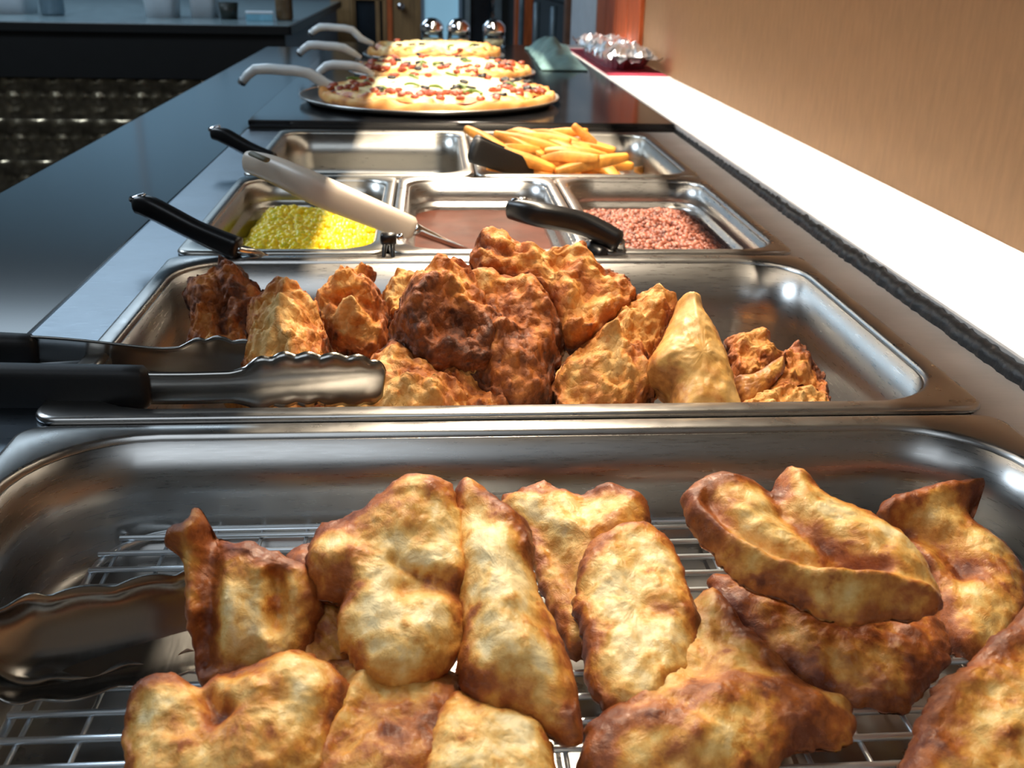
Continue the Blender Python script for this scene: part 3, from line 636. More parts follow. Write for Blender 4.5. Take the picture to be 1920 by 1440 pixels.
chk('large shadowed chicken body in the middle of the heap', [(870, 548), (960, 535), (1030, 575), (1054, 640), (1044, 705), (1028, 770), (960, 805), (880, 740), (846, 640)], (535, 0.150), (805, 0.052), 0.030, 9, base=0.70, crumb=0.002, creases=[([(890, 570), (960, 552), (1025, 590)], 0.002, 0.014, -0.40)])  # shade painted in: browner base, paler crease along the lit top
chk('thick dark drumstick with a golden peaked top', [(738, 622), (750, 572), (798, 522), (830, 496), (862, 515), (888, 550), (908, 582), (945, 622), (938, 675), (900, 700), (830, 705), (765, 680)], (496, 0.150), (705, 0.070), 0.030, 10, base=0.66, crumb=0.002, creases=[([(785, 550), (830, 512), (875, 550), (915, 600)], 0.003, 0.014, -0.42), ([(775, 620), (800, 585), (850, 578), (880, 610)], 0.006, 0.006, -0.05), ([(820, 650), (860, 640)], -0.010, 0.020, 0.35)])  # browner crust and golden top put part of the shading into the colour
chk('smooth pale cone-shaped chicken breast standing upright', [(1268, 572), (1288, 566), (1308, 574), (1314, 597), (1340, 640), (1362, 690), (1376, 740), (1384, 810), (1262, 812), (1250, 748), (1212, 715), (1210, 690), (1238, 642), (1260, 597)], (566, 0.110), (812, 0.038), 0.028, 11, m='skin', crumb=0.0, gnarl=0.0012, lump=0.12, base=0.22, rag=0.0010, edge=0.45, creases=[([(1270, 580), (1306, 585)], 0.003, 0.006, -0.1), ([(1270, 715), (1370, 715)], 0.0, 0.010, 0.15)])
chk('thin curved chicken flap in front of the knobbly piece', [(1382, 706), (1420, 698), (1455, 672), (1474, 660), (1472, 690), (1450, 725), (1410, 760), (1388, 760)], (660, 0.085), (760, 0.055), 0.006, 12, m='skin', crumb=0.0, gnarl=0.001, base=0.6, rag=0.001, curl=-0.006)
chk('big rugged orange chicken piece crowning the heap', [(888, 522), (888, 470), (920, 448), (958, 452), (984, 478), (1030, 488), (1080, 480), (1110, 494), (1142, 520), (1172, 545), (1197, 567), (1182, 592), (1150, 608), (1122, 642), (1080, 658), (1050, 645), (1046, 605), (1028, 572), (1000, 548), (950, 534), (908, 532)], (448, 0.185), (658, 0.100), 0.022, 13, base=0.28, crumb=0.0042, creases=[([(905, 490), (935, 508), (975, 500)], -0.006, 0.004, 0.45), ([(1040, 520), (1090, 560), (1100, 620)], -0.006, 0.007, 0.15), ([(1060, 640), (1100, 640), (1160, 590)], 0.006, 0.006, 0.1), ([(930, 460), (965, 475)], 0.004, 0.006, 0.15)])
chk('ribbed bony chicken piece lying low in the middle', [(778, 670), (830, 658), (882, 670), (898, 702), (935, 742), (968, 775), (955, 815), (860, 815), (815, 730)], (658, 0.105), (815, 0.040), 0.014, 14, base=0.55, crumb=0.0012, creases=[([(785, 668), (830, 662), (880, 674)], 0.006, 0.004, -0.2)]+[([(815+k*13, 685), (830+k*13, 735)], 0.0045, 0.0022, -0.15) for k in range(6)])
chk('rough golden chicken piece at the front beside the tong tips', [(612, 768), (640, 738), (690, 690), (738, 663), (790, 690), (842, 720), (872, 752), (885, 812), (620, 815)], (663, 0.100), (815, 0.032), 0.020, 15, base=0.22, crumb=0.0040, creases=[([(740, 670), (770, 700), (840, 745)], 0.004, 0.005, 0.25), ([(650, 750), (720, 730), (780, 750)], -0.003, 0.006, 0.15)])
for k, (x, y, s) in enumerate(((0.12, 0.20, 1), (0.22, 0.12, 2), (0.31, 0.18, 3), (0.40, 0.11, 4), (0.17, 0.08, 5))):
    # pieces under the heap
    a = []
    for q in range(12):
        g = 2*PI*q/12; rr = 0.055*(1+0.2*noise.noise(Vector((q*0.9, k*3.3, 1)))); a.append((x+rr*math.cos(g), y+rr*0.8*math.sin(g)))
    V = []; Fc = []; K = []; n1 = 48; n2 = 16
    O = resample(a, n1); c = Vector((x, y))
    for side in (1, -1):
        for j in range(n2+1):
            for i in range(n1):
                rho = math.sin(PI/2*j/n2); p = c+(O[i]-c)*rho; h = 0.024*math.sqrt(max(0, 1-rho**2.3))*side
                q = Vector((p.x, p.y, h)); fb = noise.fractal(q*60, 1, 2, 3); h += fb*0.006*(1-rho)
                V.append((p.x-x, p.y-y, h)); K.append(0.45+0.3*fb)
        b = 0 if side == 1 else (n2+1)*n1
        for j in range(n2):
            for i in range(n1): Fc.append((b+j*n1+i, b+(j+1)*n1+i, b+(j+1)*n1+(i+1) % n1, b+j*n1+(i+1) % n1))
    me = mesh('fried_chicken', V, Fc, crisp=K); bm = bmesh.new(); bm.from_mesh(me); bmesh.ops.remove_doubles(bm, verts=bm.verts, dist=1e-5); bmesh.ops.recalc_face_normals(bm, faces=bm.faces); bm.to_mesh(me); bm.free()
    o = link_obj('fried_chicken', me, M['crumb']); o.location = (x, y, -0.072); o.rotation_euler = (0, 0, k*1.1)
    tag(o, 'chicken piece buried under the heap in the deep pan', 'fried chicken', GC)

# ------------------------------------------------------------------ tongs
def tong_arm(name, parent, path, wid, facing, m, scal=True, s0=0.62, dep=0.35, n=60, wn=10, teeth=5, lift=0.0):
    """curved sheet swept along path; wid(t) = half width; facing = direction of the hollow side; scalloped edges after s0"""
    P = smooth_path(path, 20); L = len(P); V = []; Fc = []
    for i, p in enumerate(P):
        t = i/(L-1); tg = (P[min(i+1, L-1)]-P[max(i-1, 0)]).normalized()
        fc = (facing-tg*facing.dot(tg)).normalized(); s = tg.cross(fc).normalized()
        wv = wid(t)
        sc = 0
        if scal and t > s0: sc = abs(math.sin((t-s0)/(1-s0)*PI*teeth))*0.16*wv
        for k in range(wn+1):
            q = k/wn*2-1; ww = wv+(sc if abs(q) > 0.75 else 0)
            V.append(p+s*(q*ww)-fc*(dep*wv*(1-q**4))+Vector((0, 0, lift*min(1, max(0, (t-s0)/(1-s0)*4)))))
    for i in range(L-1):
        for k in range(wn): Fc.append((i*(wn+1)+k, i*(wn+1)+k+1, (i+1)*(wn+1)+k+1, (i+1)*(wn+1)+k))
    o = link_obj(name, mesh(name, V, Fc), m, parent)
    md = o.modifiers.new('sheet', 'SOLIDIFY'); md.thickness = 0.0012; md.offset = 0
    return o
def headw(w1, w2, s0, tip=0.9):
    def f(t):
        if t < s0: return w1
        q = (t-s0)/(1-s0); g = min(1, q/0.22); g = g*g*(3-2*g); wv = w1+(w2-w1)*g
        if q > 0.72: wv *= math.sqrt(max(0.04, 1-((q-0.72)/0.28)**2*tip))
        return wv
    return f
# tongs lying across the deep pan, black grips to the left
tg = empty('serving_tongs', (0.0, 0.03, 0.006)); tag(tg, 'steel tongs with black grips lying across the fried chicken', 'tongs')
def rel(p): return Vector(p)-Vector((0.0, 0.03, 0.006))
tong_arm('arm', tg, [rel(p) for p in ((-0.26, 0.05, 0.012), (-0.05, 0.034, 0.0098), (0.06, 0.030, 0.0085), (0.11, 0.031, 0.0085), (0.15, 0.034, 0.007), (0.186, 0.040, 0.002))], headw(0.0098, 0.0150, 0.55, 0.7), Vector((0, 1, 0.05)), M['tong'], s0=0.60, dep=0.16, teeth=6, lift=0.004)
tong_arm('arm', tg, [rel(p) for p in ((-0.26, 0.055, 0.012), (-0.06, 0.088, 0.010), (0.04, 0.102, -0.004), (0.08, 0.106, -0.010), (0.12, 0.104, -0.016), (0.155, 0.098, -0.022))], headw(0.0098, 0.0150, 0.40, 0.7), Vector((0, -1, 0.05)), M['tong'], s0=0.45, dep=0.16, teeth=6, lift=0.004)
link_obj('grip', tube_mesh('grip', [rel(p) for p in ((-0.22, 0.046, 0.0115), (-0.05, 0.033, 0.0098), (0.0535, 0.0290, 0.0088))], [0.0136, 0.0134, 0.0128], 20, 0.55, n=6, power=0.55), M['grip'], tg)
link_obj('grip', tube_mesh('grip', [rel(p) for p in ((-0.22, 0.061, 0.0115), (-0.10, 0.082, 0.011), (-0.03, 0.093, 0.005))], [0.0136, 0.0134, 0.0128], 20, 0.55, n=6, power=0.55), M['grip'], tg)
link_obj('pivot', tube_mesh('pivot', [rel((-0.26, 0.035, 0.012)), rel((-0.26, 0.07, 0.012))], [0.006, 0.006], 12, n=2), M['tong'], tg)
# tongs resting in the nearest pan, scoop ends on the rack
tq = empty('serving_tongs', (0.0, -0.18, 0.01)); tag(tq, 'steel tongs whose scalloped scoop rests on the wire rack', 'tongs')
def rel2(p): return Vector(p)-Vector((0.0, -0.18, 0.01))
tong_arm('arm', tq, [rel2(p) for p in ((-0.22, -0.262, 0.075), (-0.06, -0.210, 0.030), (-0.005, -0.190, 0.012), (0.018, -0.179, -0.008), (0.045, -0.163, -0.028), (0.10, -0.140, -0.036), (0.145, -0.121, -0.038))], headw(0.010, 0.0200, 0.60), Vector((-0.1, -0.35, 1)), M['tong'], s0=0.62, dep=0.42)
tong_arm('arm', tq, [rel2(p) for p in ((-0.22, -0.258, 0.079), (-0.06, -0.204, 0.036), (-0.003, -0.184, 0.019), (0.020, -0.172, -0.002), (0.050, -0.155, -0.024), (0.10, -0.130, -0.032), (0.140, -0.112, -0.034))], headw(0.010, 0.0165, 0.60), Vector((0.0, -0.75, 0.6)), M['tong'], s0=0.62, dep=0.42)
for dy in (0.0, 0.006): link_obj('grip', tube_mesh('grip', [rel2((-0.215, -0.262+dy, 0.073+dy*0.7)), rel2((-0.14, -0.232+dy*1.4, 0.052+dy)), rel2((-0.07, -0.206+dy*2, 0.033+dy))], [0.0125]*3, 16, 0.5, n=5, power=0.6), M['grip'], tq)

# ------------------------------------------------------------------ side dishes
def heap(x, y, X0, X1, Y0, Y1, z0, h, sd):
    ex = min((x-X0), (X1-x))/((X1-X0)*0.5); ey = min((y-Y0), (Y1-y))/((Y1-Y0)*0.5)
    e = max(0, min(1, min(ex, ey)*1.6)); return z0+h*(e*(2-e))+0.004*noise.noise(Vector((x*40, y*40, sd)))
def crumbs(name, label, cat, m, X0, X1, Y0, Y1, z0, h, n, sz, sd, colf, squash=0.75):
    rnd = random.Random(sd)
    bm = bmesh.new(); bmesh.ops.create_icosphere(bm, subdivisions=1, radius=1); bv = [v.co.copy() for v in bm.verts]; bf = [tuple(v.index for v in f.verts) for f in bm.faces]; bm.free()
    V = []; Fc = []; K = []
    # body of the heap below the loose bits
    g = 26; b0 = len(V)
    for j in range(g+1):
        for i in range(g+1):
            x = X0+(X1-X0)*i/g; y = Y0+(Y1-Y0)*j/g; V.append(Vector((x, y, heap(x, y, X0, X1, Y0, Y1, z0, h, sd)-sz*0.6))); K.append(colf(x, y, rnd))
    for j in range(g):
        for i in range(g): k = j*(g+1)+i; Fc.append((k, k+1, k+g+2, k+g+1))
    for _ in range(n):
        x = rnd.uniform(X0+0.003, X1-0.003); y = rnd.uniform(Y0+0.003, Y1-0.003)
        z = heap(x, y, X0, X1, Y0, Y1, z0, h, sd)+rnd.uniform(-0.5, 0.35)*sz
        s = sz*rnd.uniform(0.75, 1.2); R = Matrix.Rotation(rnd.uniform(0, 6.3), 3, 'Z') @ Matrix.Rotation(rnd.uniform(0, 6.3), 3, 'X'); b = len(V); kc = colf(x, y, rnd)
        sx, sy, szz = s*rnd.uniform(0.8, 1.25), s, s*squash
        for v in bv: V.append(Vector((x, y, z))+R @ Vector((v.x*sx, v.y*sy, v.z*szz))); K.append(kc)
        for f in bf: Fc.append(tuple(b+q for q in f))
    o = link_obj(name, mesh(name, V, Fc, crisp=K), m); tag(o, label, cat, kind='stuff'); return o
def corn_col(x, y, r): 
    return min(1, max(0, 0.34+r.uniform(-0.3, 0.36)))
crumbs('corn_kernels', 'heap of yellow corn kernels in the narrow left pan', 'corn', M['corn'], 0.021, 0.156, PIT+0.022, PIT+PD-0.025, -0.050, 0.036, 2300, 0.0052, 3, corn_col)
crumbs('ground_meat', 'heap of reddish brown cooked ground meat in the narrow right pan', 'ground meat', M['meat'], TW*2+0.021, TW*2+0.156, PIT+0.022, PIT+PD-0.022, -0.036, 0.018, 3600, 0.0040, 5, lambda x, y, r: r.uniform(0, 1), 0.7)
V = []; Fc = []; g = 30
for j in range(g+1):
    for i in range(g+1):
        x = TW+0.0195+(TW-0.039)*i/g; y = PIT+0.0195+(PD-0.039)*j/g
        cxr = min(x-(TW+0.0195), TW*2-0.0195-x); cyr = min(y-PIT-0.0195, PIT+PD-0.0195-y)
        V.append((x, y, -0.030+0.0009*noise.noise(Vector((x*40, y*40, 3)))))
for j in range(g):
    for i in range(g): k = j*(g+1)+i; Fc.append((k, k+1, k+g+2, k+g+1))
tag(link_obj('gravy', mesh('gravy', V, Fc), M['gravy']), 'smooth brown gravy filling the middle narrow pan', 'gravy', kind='stuff')

# french fries: individual pieces
def fry_mesh(k):
    rnd = random.Random(100+k); L = rnd.uniform(0.060, 0.095); b = rnd.uniform(-0.012, 0.012)
    return tube_mesh('french_fry', [(-L/2, 0, 0), (-L/6, b*0.7, rnd.uniform(-.003, .003)), (L/6, b, rnd.uniform(-.003, .003)), (L/2, 0, 0)], [0.0040, 0.0066, 0.0070, 0.0044], 12, rnd.uniform(0.85, 1.3), n=4, power=0.36)
FM = [fry_mesh(k) for k in range(8)]
rnd = random.Random(12)
FG = 'french fries heaped in the half-size pan'
def fry(k, loc, rz, ry, label):
    o = link_obj('french_fry', FM[k % 8], M['fry']); o.location = loc; o.rotation_euler = (rnd.uniform(-0.4, 0.4), ry, rz); tag(o, label, 'french fry', FG); return o
FX0, FX1, FY0, FY1 = 0.295, 0.470, 2*PIT+0.05, 2*PIT+0.26
for k in range(64):
    lay = k % 4
    x = rnd.uniform(FX0+0.02, FX1-0.015-0.012*lay); y = rnd.uniform(FY0, FY1)
    hz = -0.050+lay*0.0150+0.026*max(0, 1-abs(x-0.345)/0.11)*(lay/3)
    fry(k, (x, y, hz), rnd.uniform(-1.1, 0.6), rnd.uniform(-0.18, 0.30), 'golden french fry in the heap in the half-size pan')
fry(3, at(1120, 312, z=-0.012), 0.12, 0.0, 'pale thick french fry lying across the front right of the heap')
fry(4, at(1118, 285, z=-0.002), -0.5, 0.75, 'french fry pointing upward at the right of the heap')
fry(1, at(925, 272, z=0.022), -0.4, 0.45, 'french fry standing tallest beside the black tong handle')
fry(6, at(1045, 280, z=0.006), -0.35, 0.22, 'long french fry slanting across the middle of the heap')
fry(2, at(1220, 315, z=-0.040), 0.7, 0.05, 'lone french fry in the shaded right end of its pan')
# residue in the empty half pan
V = []; Fc = []; rr = random.Random(4)
for q in range(16):
    cx = 0.165+rr.uniform(-0.06, 0.06); cy = 2*PIT+rr.uniform(0.055, 0.11); s = rr.uniform(0.003, 0.008); b = len(V)
    for j in range(3):
        for i in range(8):
            a = 2*PI*i/8; r_ = s*(1, 0.7, 0.2)[j]*(1+0.25*math.sin(a*3+q)); V.append((cx+r_*math.cos(a), cy+0.6*r_*math.sin(a), -0.0638+(0, 0.0018, 0.0028)[j]))
    for j in range(2):
        for i in range(8): Fc.append((b+j*8+i, b+j*8+(i+1) % 8, b+(j+1)*8+(i+1) % 8, b+(j+1)*8+i))
    Fc.append(tuple(b+16+i for i in range(8)))
tag(link_obj('food_residue', mesh('food_residue', V, Fc), M['pan_residue']), 'few cream-coloured food scraps on the floor of the nearly empty pan', 'food scraps', kind='stuff')

# ------------------------------------------------------------------ serving spoons and ladles
def utensil(name, label, cat, hpath, hrad, hm, spath, srad, bowl, flat=0.8, power=0.7, cap=True):
    o = empty(name, hpath[-1]); tag(o, label, cat, 'utensils resting in the side dishes'); b = Vector(hpath[-1])
    link_obj('handle', tube_mesh('handle', [Vector(p)-b for p in hpath], hrad, 18, flat, n=7, power=power), hm, o)
    link_obj('shaft', tube_mesh('shaft', [Vector(p)-b for p in spath], srad, 10, 1.4, n=5), M['polish'], o)
    if bowl:
        me = lathe('bowl', [(0.001, -0.018), (0.014, -0.016), (0.024, -0.008), (0.027, 0.0), (0.0255, 0.0), (0.022, -0.008), (0.012, -0.0145), (0.001, -0.016)], 24)
        q = link_obj('bowl', me, M['polish'], o); q.location = Vector(bowl)-b; q.scale = (1.25, 0.9, 0.8)
    return o
a = at(256, 384, z=0.040); b = at(444, 466, z=0.011)
u1 = utensil('serving_spoon', 'black-handled spoon resting on the left corner of the corn pan', 'spoon', [a, a.lerp(b, 0.15)+Vector((0, 0, 0.003)), a.lerp(b, 0.6), b], [0.0070, 0.0092, 0.0086, 0.0098], M['black_plastic'], [b, b+Vector((0.02, 0.012, -0.010)), (0.095, 0.385, -0.036)], [0.004, 0.003, 0.003], (0.105, 0.39, -0.034))
link_obj('hanging_ring', tube_mesh('hanging_ring', [a-b+Vector((-0.004, 0, 0.004)), a-b+Vector((0.008, -0.002, 0.0075))], [0.003, 0.003], 8, n=2), M['chrome'], u1)
a = at(400, 250, z=0.040); b = at(512, 300, z=0.016)
u2 = utensil('serving_spoon', 'black-handled spoon lying half behind the cream ladle handle', 'spoon', [a, a.lerp(b, 0.2)+Vector((0, 0, 0.003)), a.lerp(b, 0.6), b], [0.0068, 0.0088, 0.0084, 0.0086], M['black_plastic'], [b, b+Vector((0.02, -0.02, -0.010)), (0.105, 0.60, -0.040)], [0.004, 0.003, 0.003], (0.11, 0.59, -0.038))
link_obj('hanging_ring', tube_mesh('hanging_ring', [a-b+Vector((-0.004, 0, 0.004)), a-b+Vector((0.008, -0.002, 0.0075))], [0.003, 0.003], 8, n=2), M['chrome'], u2)
a = at(466, 303, z=0.060); b = at(772, 428, z=0.016); m1 = at(600, 358, z=0.046); m2 = at(705, 402, z=0.028)
lad = utensil('gravy_ladle', 'ladle with a thick cream plastic handle leaning into the gravy', 'ladle', [a, a.lerp(m1, 0.4)+Vector((0, 0, 0.002)), m1, m2, b], [0.0098, 0.0125, 0.0138, 0.0122, 0.0098], M['cream_plastic'], [b, at(830, 452, z=-0.005), at(885, 474, z=-0.038)], [0.006, 0.0035, 0.0035], None, 0.75, 0.8)
s1 = at(472, 288, z=0.073); s2 = at(500, 300, z=0.0715)
link_obj('hanging_slot', tube_mesh('hanging_slot', [s1-b, s2-b], [0.0022, 0.0022], 10, 1.6, n=2), M['dark_slot'], lad)
me = lathe('bowl', [(0.001, -0.022), (0.018, -0.019), (0.028, -0.006), (0.030, 0.004), (0.0285, 0.004), (0.026, -0.006), (0.016, -0.0175), (0.001, -0.0205)], 24)
q = link_obj('bowl', me, M['polish'], lad); q.location = at(905, 480, z=-0.046)-b
a = at(960, 392, z=0.034); b = at(1158, 452, z=0.014); m1 = at(1010, 402, z=0.034); m2 = at(1095, 421, z=0.026)
u4 = utensil('serving_spoon', 'black curved spoon handle arching over the edge of the meat pan', 'spoon', [a, m1, m2, b], [0.0085, 0.0105, 0.0100, 0.0092], M['black_plastic'], [b, b+Vector((0.006, 0.012, -0.012)), (0.415, 0.42, -0.040)], [0.005, 0.004, 0.003], (0.425, 0.43, -0.036), 0.9)
c0 = at(1120, 448, z=0.006); c1 = at(1112, 470, z=0.004)
link_obj('hook_clip', tube_mesh('hook_clip', [m2.lerp(b, 0.4)-b, c0-b, c1-b, at(1130, 478, z=0.004)-b], [0.006, 0.0085, 0.009, 0.006], 10, n=4), M['black_plastic'], u4)
link_obj('hanging_ring', tube_mesh('hanging_ring', [a-b+Vector((0.0, -0.004, 0.0075)), a-b+Vector((0.012, -0.005, 0.0095))], [0.0025, 0.0025], 8, n=2), M['chrome'], u4)
a = at(890, 282, z=0.030); b = at(1030, 332, z=-0.014)
ft = empty('fry_tongs', b); tag(ft, 'tongs with a flat black handle lying in the french fries', 'tongs', 'utensils resting in the side dishes')
link_obj('grip', tube_mesh('grip', [a-b, a.lerp(b, 0.5)-b, Vector()], [0.0150, 0.0135, 0.0105], 20, 0.5, n=5, power=0.5), M['grip'], ft)
link_obj('grip', tube_mesh('grip', [a-b+Vector((0.002, 0.018, 0.002)), a.lerp(b, 0.5)-b+Vector((0, 0.026, 0)), Vector((0, 0.034, 0.002))], [0.0130, 0.0120, 0.0095], 20, 0.5, n=5, power=0.5), M['grip'], ft)
tong_arm('arm', ft, [Vector((-0.01, 0, 0.002)), Vector((0.03, -0.004, -0.008)), Vector((0.06, -0.006, -0.016)), Vector((0.085, -0.006, -0.022))], headw(0.006, 0.012, 0.3), Vector((0, 1, 0.2)), M['tong'], s0=0.4)
# small dark spring clip on the rims between corn and gravy
cp = empty('pan_clip', (at(729, 474, z=0.005))); tag(cp, 'small black clip on the rims between corn and gravy pans', 'clip')
link_obj('clip_body', tube_mesh('clip_body', [(-0.005, 0, 0.012), (0.005, 0, 0.012)], [0.0052, 0.0052], 12, n=2, power=0.6), M['black_plastic'], cp)
for s in (-1, 1):
    link_obj('clip_leg', tube_mesh('clip_leg', [(s*0.003, -0.001, 0.010), (s*0.0035, -0.006, 0.004), (s*0.0038, -0.010, -0.002)], [0.0018, 0.0020, 0.0016], 8, n=3), M['black_plastic'], cp)
link_obj('clip_knob', tube_mesh('clip_knob', [(0.008, 0, 0.013), (0.0115, 0, 0.014)], [0.003, 0.003], 10, n=2), M['chrome'], cp)

# ------------------------------------------------------------------ pizzas
SZ = 0.012
def pizza(label, plabel, cx, cy, r, rp, px, py, nol, npep, npp, sd, hz=0.020):
    pn = empty('pizza_pan', (px, py, SZ)); tag(pn, plabel, 'pizza pan', 'round aluminium pizza pans')
    link_obj('plate', lathe('plate', [(0.0, 0.001), (rp*0.86, 0.001), (rp*0.92, 0.003), (rp*0.985, 0.010), (rp, 0.0112), (rp, 0.0100), (rp*0.93, 0.0005), (rp*0.86, -0.0), (0, -0.0)], 72), M['aluminium'], pn)
    link_obj('rolled_rim', tube_mesh('rolled_rim', [(rp*math.cos(2*PI*k/72), rp*math.sin(2*PI*k/72), 0.0108) for k in range(73)], [0.0016]*73, 6, n=1), M['aluminium'], pn)
    pz = empty('pizza', (cx, cy, SZ+0.0035)); tag(pz, label, 'pizza', 'pizzas on the warming shelf')
    sv = Vector((sd*3.1, sd, sd*7.7)); N = 120
    # crust
    prof = [(0.0, 0.0), (0.80, 0.0), (0.98, 0.001), (1.0, 0.0045), (0.995, 0.0095), (0.98, 0.0125), (0.955, 0.0128), (0.93, 0.0115), (0.90, 0.0105), (0.5, 0.0105), (0.0, 0.0105)]
    V = []; Fc = []; K = []
    for j, (a, z) in enumerate(prof):
        for k in range(N):
            g = 2*PI*k/N; d = Vector((math.cos(g), math.sin(g), 0)); wv = noise.fractal(d*5+sv, 1, 2, 3)
            rr = r*a*(1+0.014*wv*(a > 0.8)); zz = z*(1+0.38*wv*(a > 0.86))*(hz/0.020)
            V.append(d*rr+Vector((0, 0, zz))); K.append(0.35+0.7*noise.noise(d*9+Vector((0, 0, z*120))+sv)+(0.25 if z < 0.006 else 0))
    for j in range(len(prof)-1):
        for k in range(N): Fc.append((j*N+k, j*N+(k+1) % N, (j+1)*N+(k+1) % N, (j+1)*N+k))
    link_obj('crust', fix_normals(mesh('crust', V, Fc, crisp=K)), M['crust_a'], pz)
    link_obj('sauce', fix_normals(lathe('sauce', [(0, 0.012*hz/0.02), (r*0.9, 0.0124*hz/0.02), (r*0.915, 0.0115*hz/0.02)], 64)), M['sauce'], pz)
    V = []; Fc = []; K = []; nr = 34
    for j in range(nr+1):
        for k in range(N):
            g = 2*PI*k/N; d = Vector((math.cos(g), math.sin(g), 0)); e = 0.915+0.050*noise.noise(d*9+sv*2)
            p = d*(r*e*j/nr); nz = noise.fractal(p*60+sv, 1, 2, 4); n2 = noise.fractal(p*22+sv, 1, 2, 2)
            edge = max(0, (j/nr-0.9)/0.1)
            V.append(p+Vector((0, 0, (0.0165+0.0028*nz+0.003*n2-0.005*edge*edge)*hz/0.02))); K.append(0.25+0.50*nz+0.25*n2+0.60*max(0, (j/nr-0.72)/0.28))
    for j in range(nr):
        for k in range(N): Fc.append((j*N+k, (j+1)*N+k, (j+1)*N+(k+1) % N, j*N+(k+1) % N))
    link_obj('cheese', fix_normals(mesh('cheese', V, Fc, crisp=K)), M['cheese'], pz)
    rn = random.Random(sd)
    zt = 0.019*hz/0.02
    om = lathe('olive_slice', [(0.0028, 0.0), (0.0075, 0.0), (0.0082, 0.002), (0.0070, 0.0042), (0.0036, 0.0042), (0.0028, 0.0)], 14)
    pm = tube_mesh('pepper_strip', [(-0.012, 0, 0), (-0.004, 0.004, 0.002), (0.005, 0.004, 0.002), (0.013, -0.002, 0)], [0.002, 0.0028, 0.0028, 0.002], 8, 1.4, n=3)
    bmc = bmesh.new(); bmesh.ops.create_icosphere(bmc, subdivisions=2, radius=0.0075)
    for v in bmc.verts: v.co = v.co*(1+0.35*noise.noise(v.co*190+sv)); v.co.z *= 0.6
    ppm = bpy.data.meshes.new('sausage_crumble'); bmc.to_mesh(ppm); bmc.free()
    for (n_, me_, m_, cnt) in (('olive_slice', om, M['olive'], nol), ('pepper_strip', pm, M['pepper'], npep), ('sausage_crumble', ppm, M['pepperoni'], npp)):
        for k in range(cnt):
            g = rn.uniform(0, 2*PI) if k % 2 else rn.uniform(PI, 2*PI); q = r*math.sqrt(rn.uniform(0.05, 0.72))
            if n_ == 'sausage_crumble': q = r*rn.uniform(0.55, 0.92)
            t = link_obj(n_, me_, m_, pz); t.location = (q*math.cos(g), q*math.sin(g), zt-(0.0035 if q > r*0.8 else 0)); t.rotation_euler = (rn.uniform(-0.25, 0.25), rn.uniform(-0.25, 0.25), rn.uniform(0, 6))
    return pz
pizza('nearest pizza, topped with olives, green pepper and cheese', 'round metal pan under the nearest pizza', 0.226, 1.262, 0.196, 0.214, 0.213, 1.262, 20, 12, 60, 3, 0.026)
pizza('second pizza back, with browned toppings', 'round metal pan under the second pizza back', 0.238, 1.665, 0.182, 0.188, 0.238, 1.665, 18, 4, 54, 4, 0.026)
pizza('farthest pizza, covered in pale melted cheese', 'round metal pan under the farthest pizza', 0.222, 2.045, 0.158, 0.166, 0.222, 2.045, 4, 2, 2, 6, 0.034)
def server(label, pts, y, R=0.0085, blade=None):
    P = [at(u, v, y=y+dy) for (u, v, dy) in pts]; b = P[-1]
    o = empty('pizza_server', b); tag(o, label, 'pizza server', 'pale-handled pizza servers')
    link_obj('handle', tube_mesh('handle', [p-b for p in P], [R*0.8]+[R]*(len(P)-2)+[R*0.55], 12, 1.5, n=2, power=0.6), M['server'], o)
    link_obj('end_cap', tube_mesh('end_cap', [P[0]-b+Vector((-0.003, 0, -0.004)), P[0]-b+Vector((0.001, 0, 0.003))], [R*0.85, R*0.85], 10, 1.3, n=2), M['chrome'], o)
    bl = boxes('blade', [(0, 0.11, -0.04, 0.04, -0.0012, 0.0012)], 0.0008, 1)
    for v in bl.vertices: v.co.y *= 0.45+0.55*min(1, v.co.x/0.11)
    q = link_obj('blade', bl, M['polish'], o); q.rotation_euler = (0, 0.05, 0); q.location = (-0.01, 0, -0.004)
    return o
server('pizza server with a bent pale handle over the nearest pizza', [(456, 152, 0), (478, 130, 0), (530, 131, 0), (578, 137, 0), (612, 158, 0), (645, 166, 0)], 1.27)
server('pale-handled pizza server between the two nearer pizzas', [(590, 146, 0), (612, 124, 0), (640, 122, 0), (672, 126, 0), (700, 140, 0)], 1.50)
server('pizza server with a bent pale handle at the second pizza', [(563, 99, 0), (580, 85, 0), (612, 86, 0), (645, 90, 0), (676, 108, 0)], 1.68)
server('pizza server with a bent pale handle at the farthest pizza', [(584, 62, 0), (600, 51, 0), (630, 52, 0), (660, 56, 0), (676, 72, 0), (700, 82, 0)], 2.03)

# ------------------------------------------------------------------ shakers
for (u, lb) in ((810, 'leftmost glass shaker with a chrome domed cap behind the pizzas'), (860, 'middle glass shaker with a chrome domed cap behind the pizzas'), (926, 'rightmost glass shaker with a chrome domed cap behind the pizzas')):
    x = at(u, 60, y=2.38).x; s = empty('cheese_shaker', (x, 2.38, SZ)); tag(s, lb, 'shaker', 'glass shakers behind the pizzas')
    link_obj('glass_body', lathe('glass_body', [(0.0, 0.0005), (0.027, 0.0005), (0.031, 0.006), (0.030, 0.03), (0.028, 0.044), (0.026, 0.044), (0.0275, 0.03), (0.028, 0.008), (0.0, 0.005)], 28), M['glass'], s)
    link_obj('contents', lathe('contents', [(0.0, 0.006), (0.026, 0.008), (0.026, 0.022), (0.0, 0.024)], 24), M['pan_residue'], s)
    link_obj('cap', lathe('cap', [(0.0305, 0.042), (0.0305, 0.054), (0.028, 0.060), (0.020, 0.069), (0.010, 0.074), (0, 0.0755)], 28), M['chrome'], s)
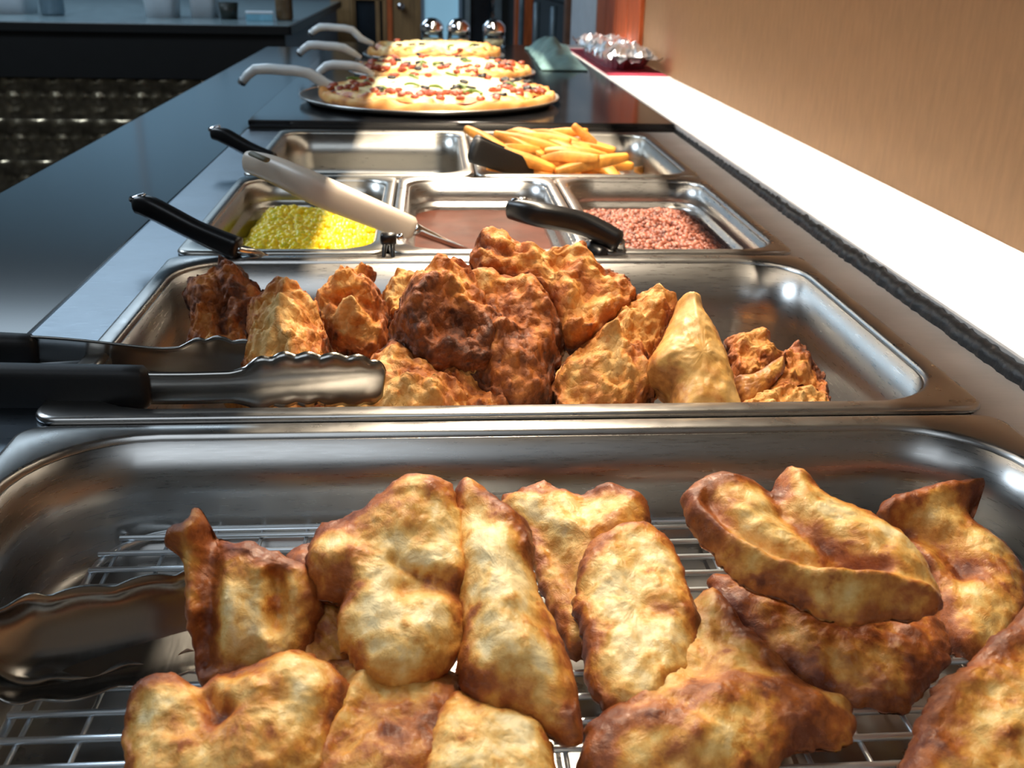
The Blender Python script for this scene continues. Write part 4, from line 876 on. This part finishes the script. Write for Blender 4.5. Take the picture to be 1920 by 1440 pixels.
# ------------------------------------------------------------------ teal cloth beside the ledge
V = []; Fc = []; gx, gy = 26, 60
for j in range(gy+1):
    for i in range(gx+1):
        x = (i/gx-0.5); y = (j/gy-0.5); e = max(0, 1-(2*abs(x))**2.2)*max(0, 1-(2*abs(y))**2.6)
        h = 0.048*e*(0.8+0.5*noise.fractal(Vector((x*2.2, y*4.5, 2)), 1, 2, 2))
        V.append((x*0.10*(1+0.2*noise.noise(Vector((0, y*6, 1)))), y*0.62, max(0.0006, h)))
for j in range(gy):
    for i in range(gx): k = j*(gx+1)+i; Fc.append((k, k+1, k+gx+2, k+gx+1))
o = link_obj('teal_cloth', mesh('teal_cloth', V, Fc), M['teal_cloth']); o.location = (0.513, 2.10, SZ+0.0005); o.rotation_euler = (0, 0, -0.03)
md = o.modifiers.new('thick', 'SOLIDIFY'); md.thickness = 0.002; md.offset = 1
tag(o, 'crumpled teal cloth at the far end of the warming shelf', 'cloth')
# ------------------------------------------------------------------ foil parcel on red paper
o = link_obj('red_paper', boxes('red_paper', [(-0.064, 0.064, -0.34, 0.34, 0, 0.0016)], 0.0006), M['red_mat']); o.location = (0.648, 2.04, 0.0127)
tag(o, 'red paper mat under the foil tray on the white ledge', 'paper mat')
ftr = empty('foil_tray', (0.650, 2.05, 0.0144)); tag(ftr, 'crumpled foil-covered tray at the far end of the white ledge', 'foil tray')
V = []; Fc = []; prof = [(0.80, 0.0), (0.88, 0.015), (0.96, 0.030), (1.02, 0.032), (0.96, 0.028), (0.86, 0.012)]
for (s, z) in prof:
    for k in range(48):
        g = 2*PI*k/48; cx = math.copysign(abs(math.cos(g))**0.5, math.cos(g)); sy = math.copysign(abs(math.sin(g))**0.5, math.sin(g)); f = 1+0.03*(k % 2)
        V.append((cx*0.056*s*f, sy*0.29*s*f, z))
for i in range(5):
    for k in range(48): Fc.append((i*48+k, i*48+(k+1) % 48, (i+1)*48+(k+1) % 48, (i+1)*48+k))
Fc.append(tuple(range(48)))
link_obj('tray', mesh('tray', V, Fc, smooth=False), M['foil'], ftr)
V = []; Fc = []; gx, gy = 14, 34; rn = random.Random(8)
for j in range(gy+1):
    for i in range(gx+1):
        x = i/gx-0.5; y = j/gy-0.5; e = min(1, 6*(0.5-abs(x)))*min(1, 8*(0.5-abs(y)))
        nz = noise.noise(Vector((x*9, y*26, 4)))*0.012+rn.uniform(-0.006, 0.006)
        V.append((x*0.122+rn.uniform(-0.001, 0.001), y*0.60+rn.uniform(-0.003, 0.003), 0.026+0.016*max(0, e)+nz))
for j in range(gy):
    for i in range(gx):
        k = j*(gx+1)+i; Fc += [(k, k+1, k+gx+2), (k, k+gx+2, k+gx+1)]
link_obj('foil_cover', mesh('foil_cover', V, Fc, smooth=False), M['foil'], ftr)
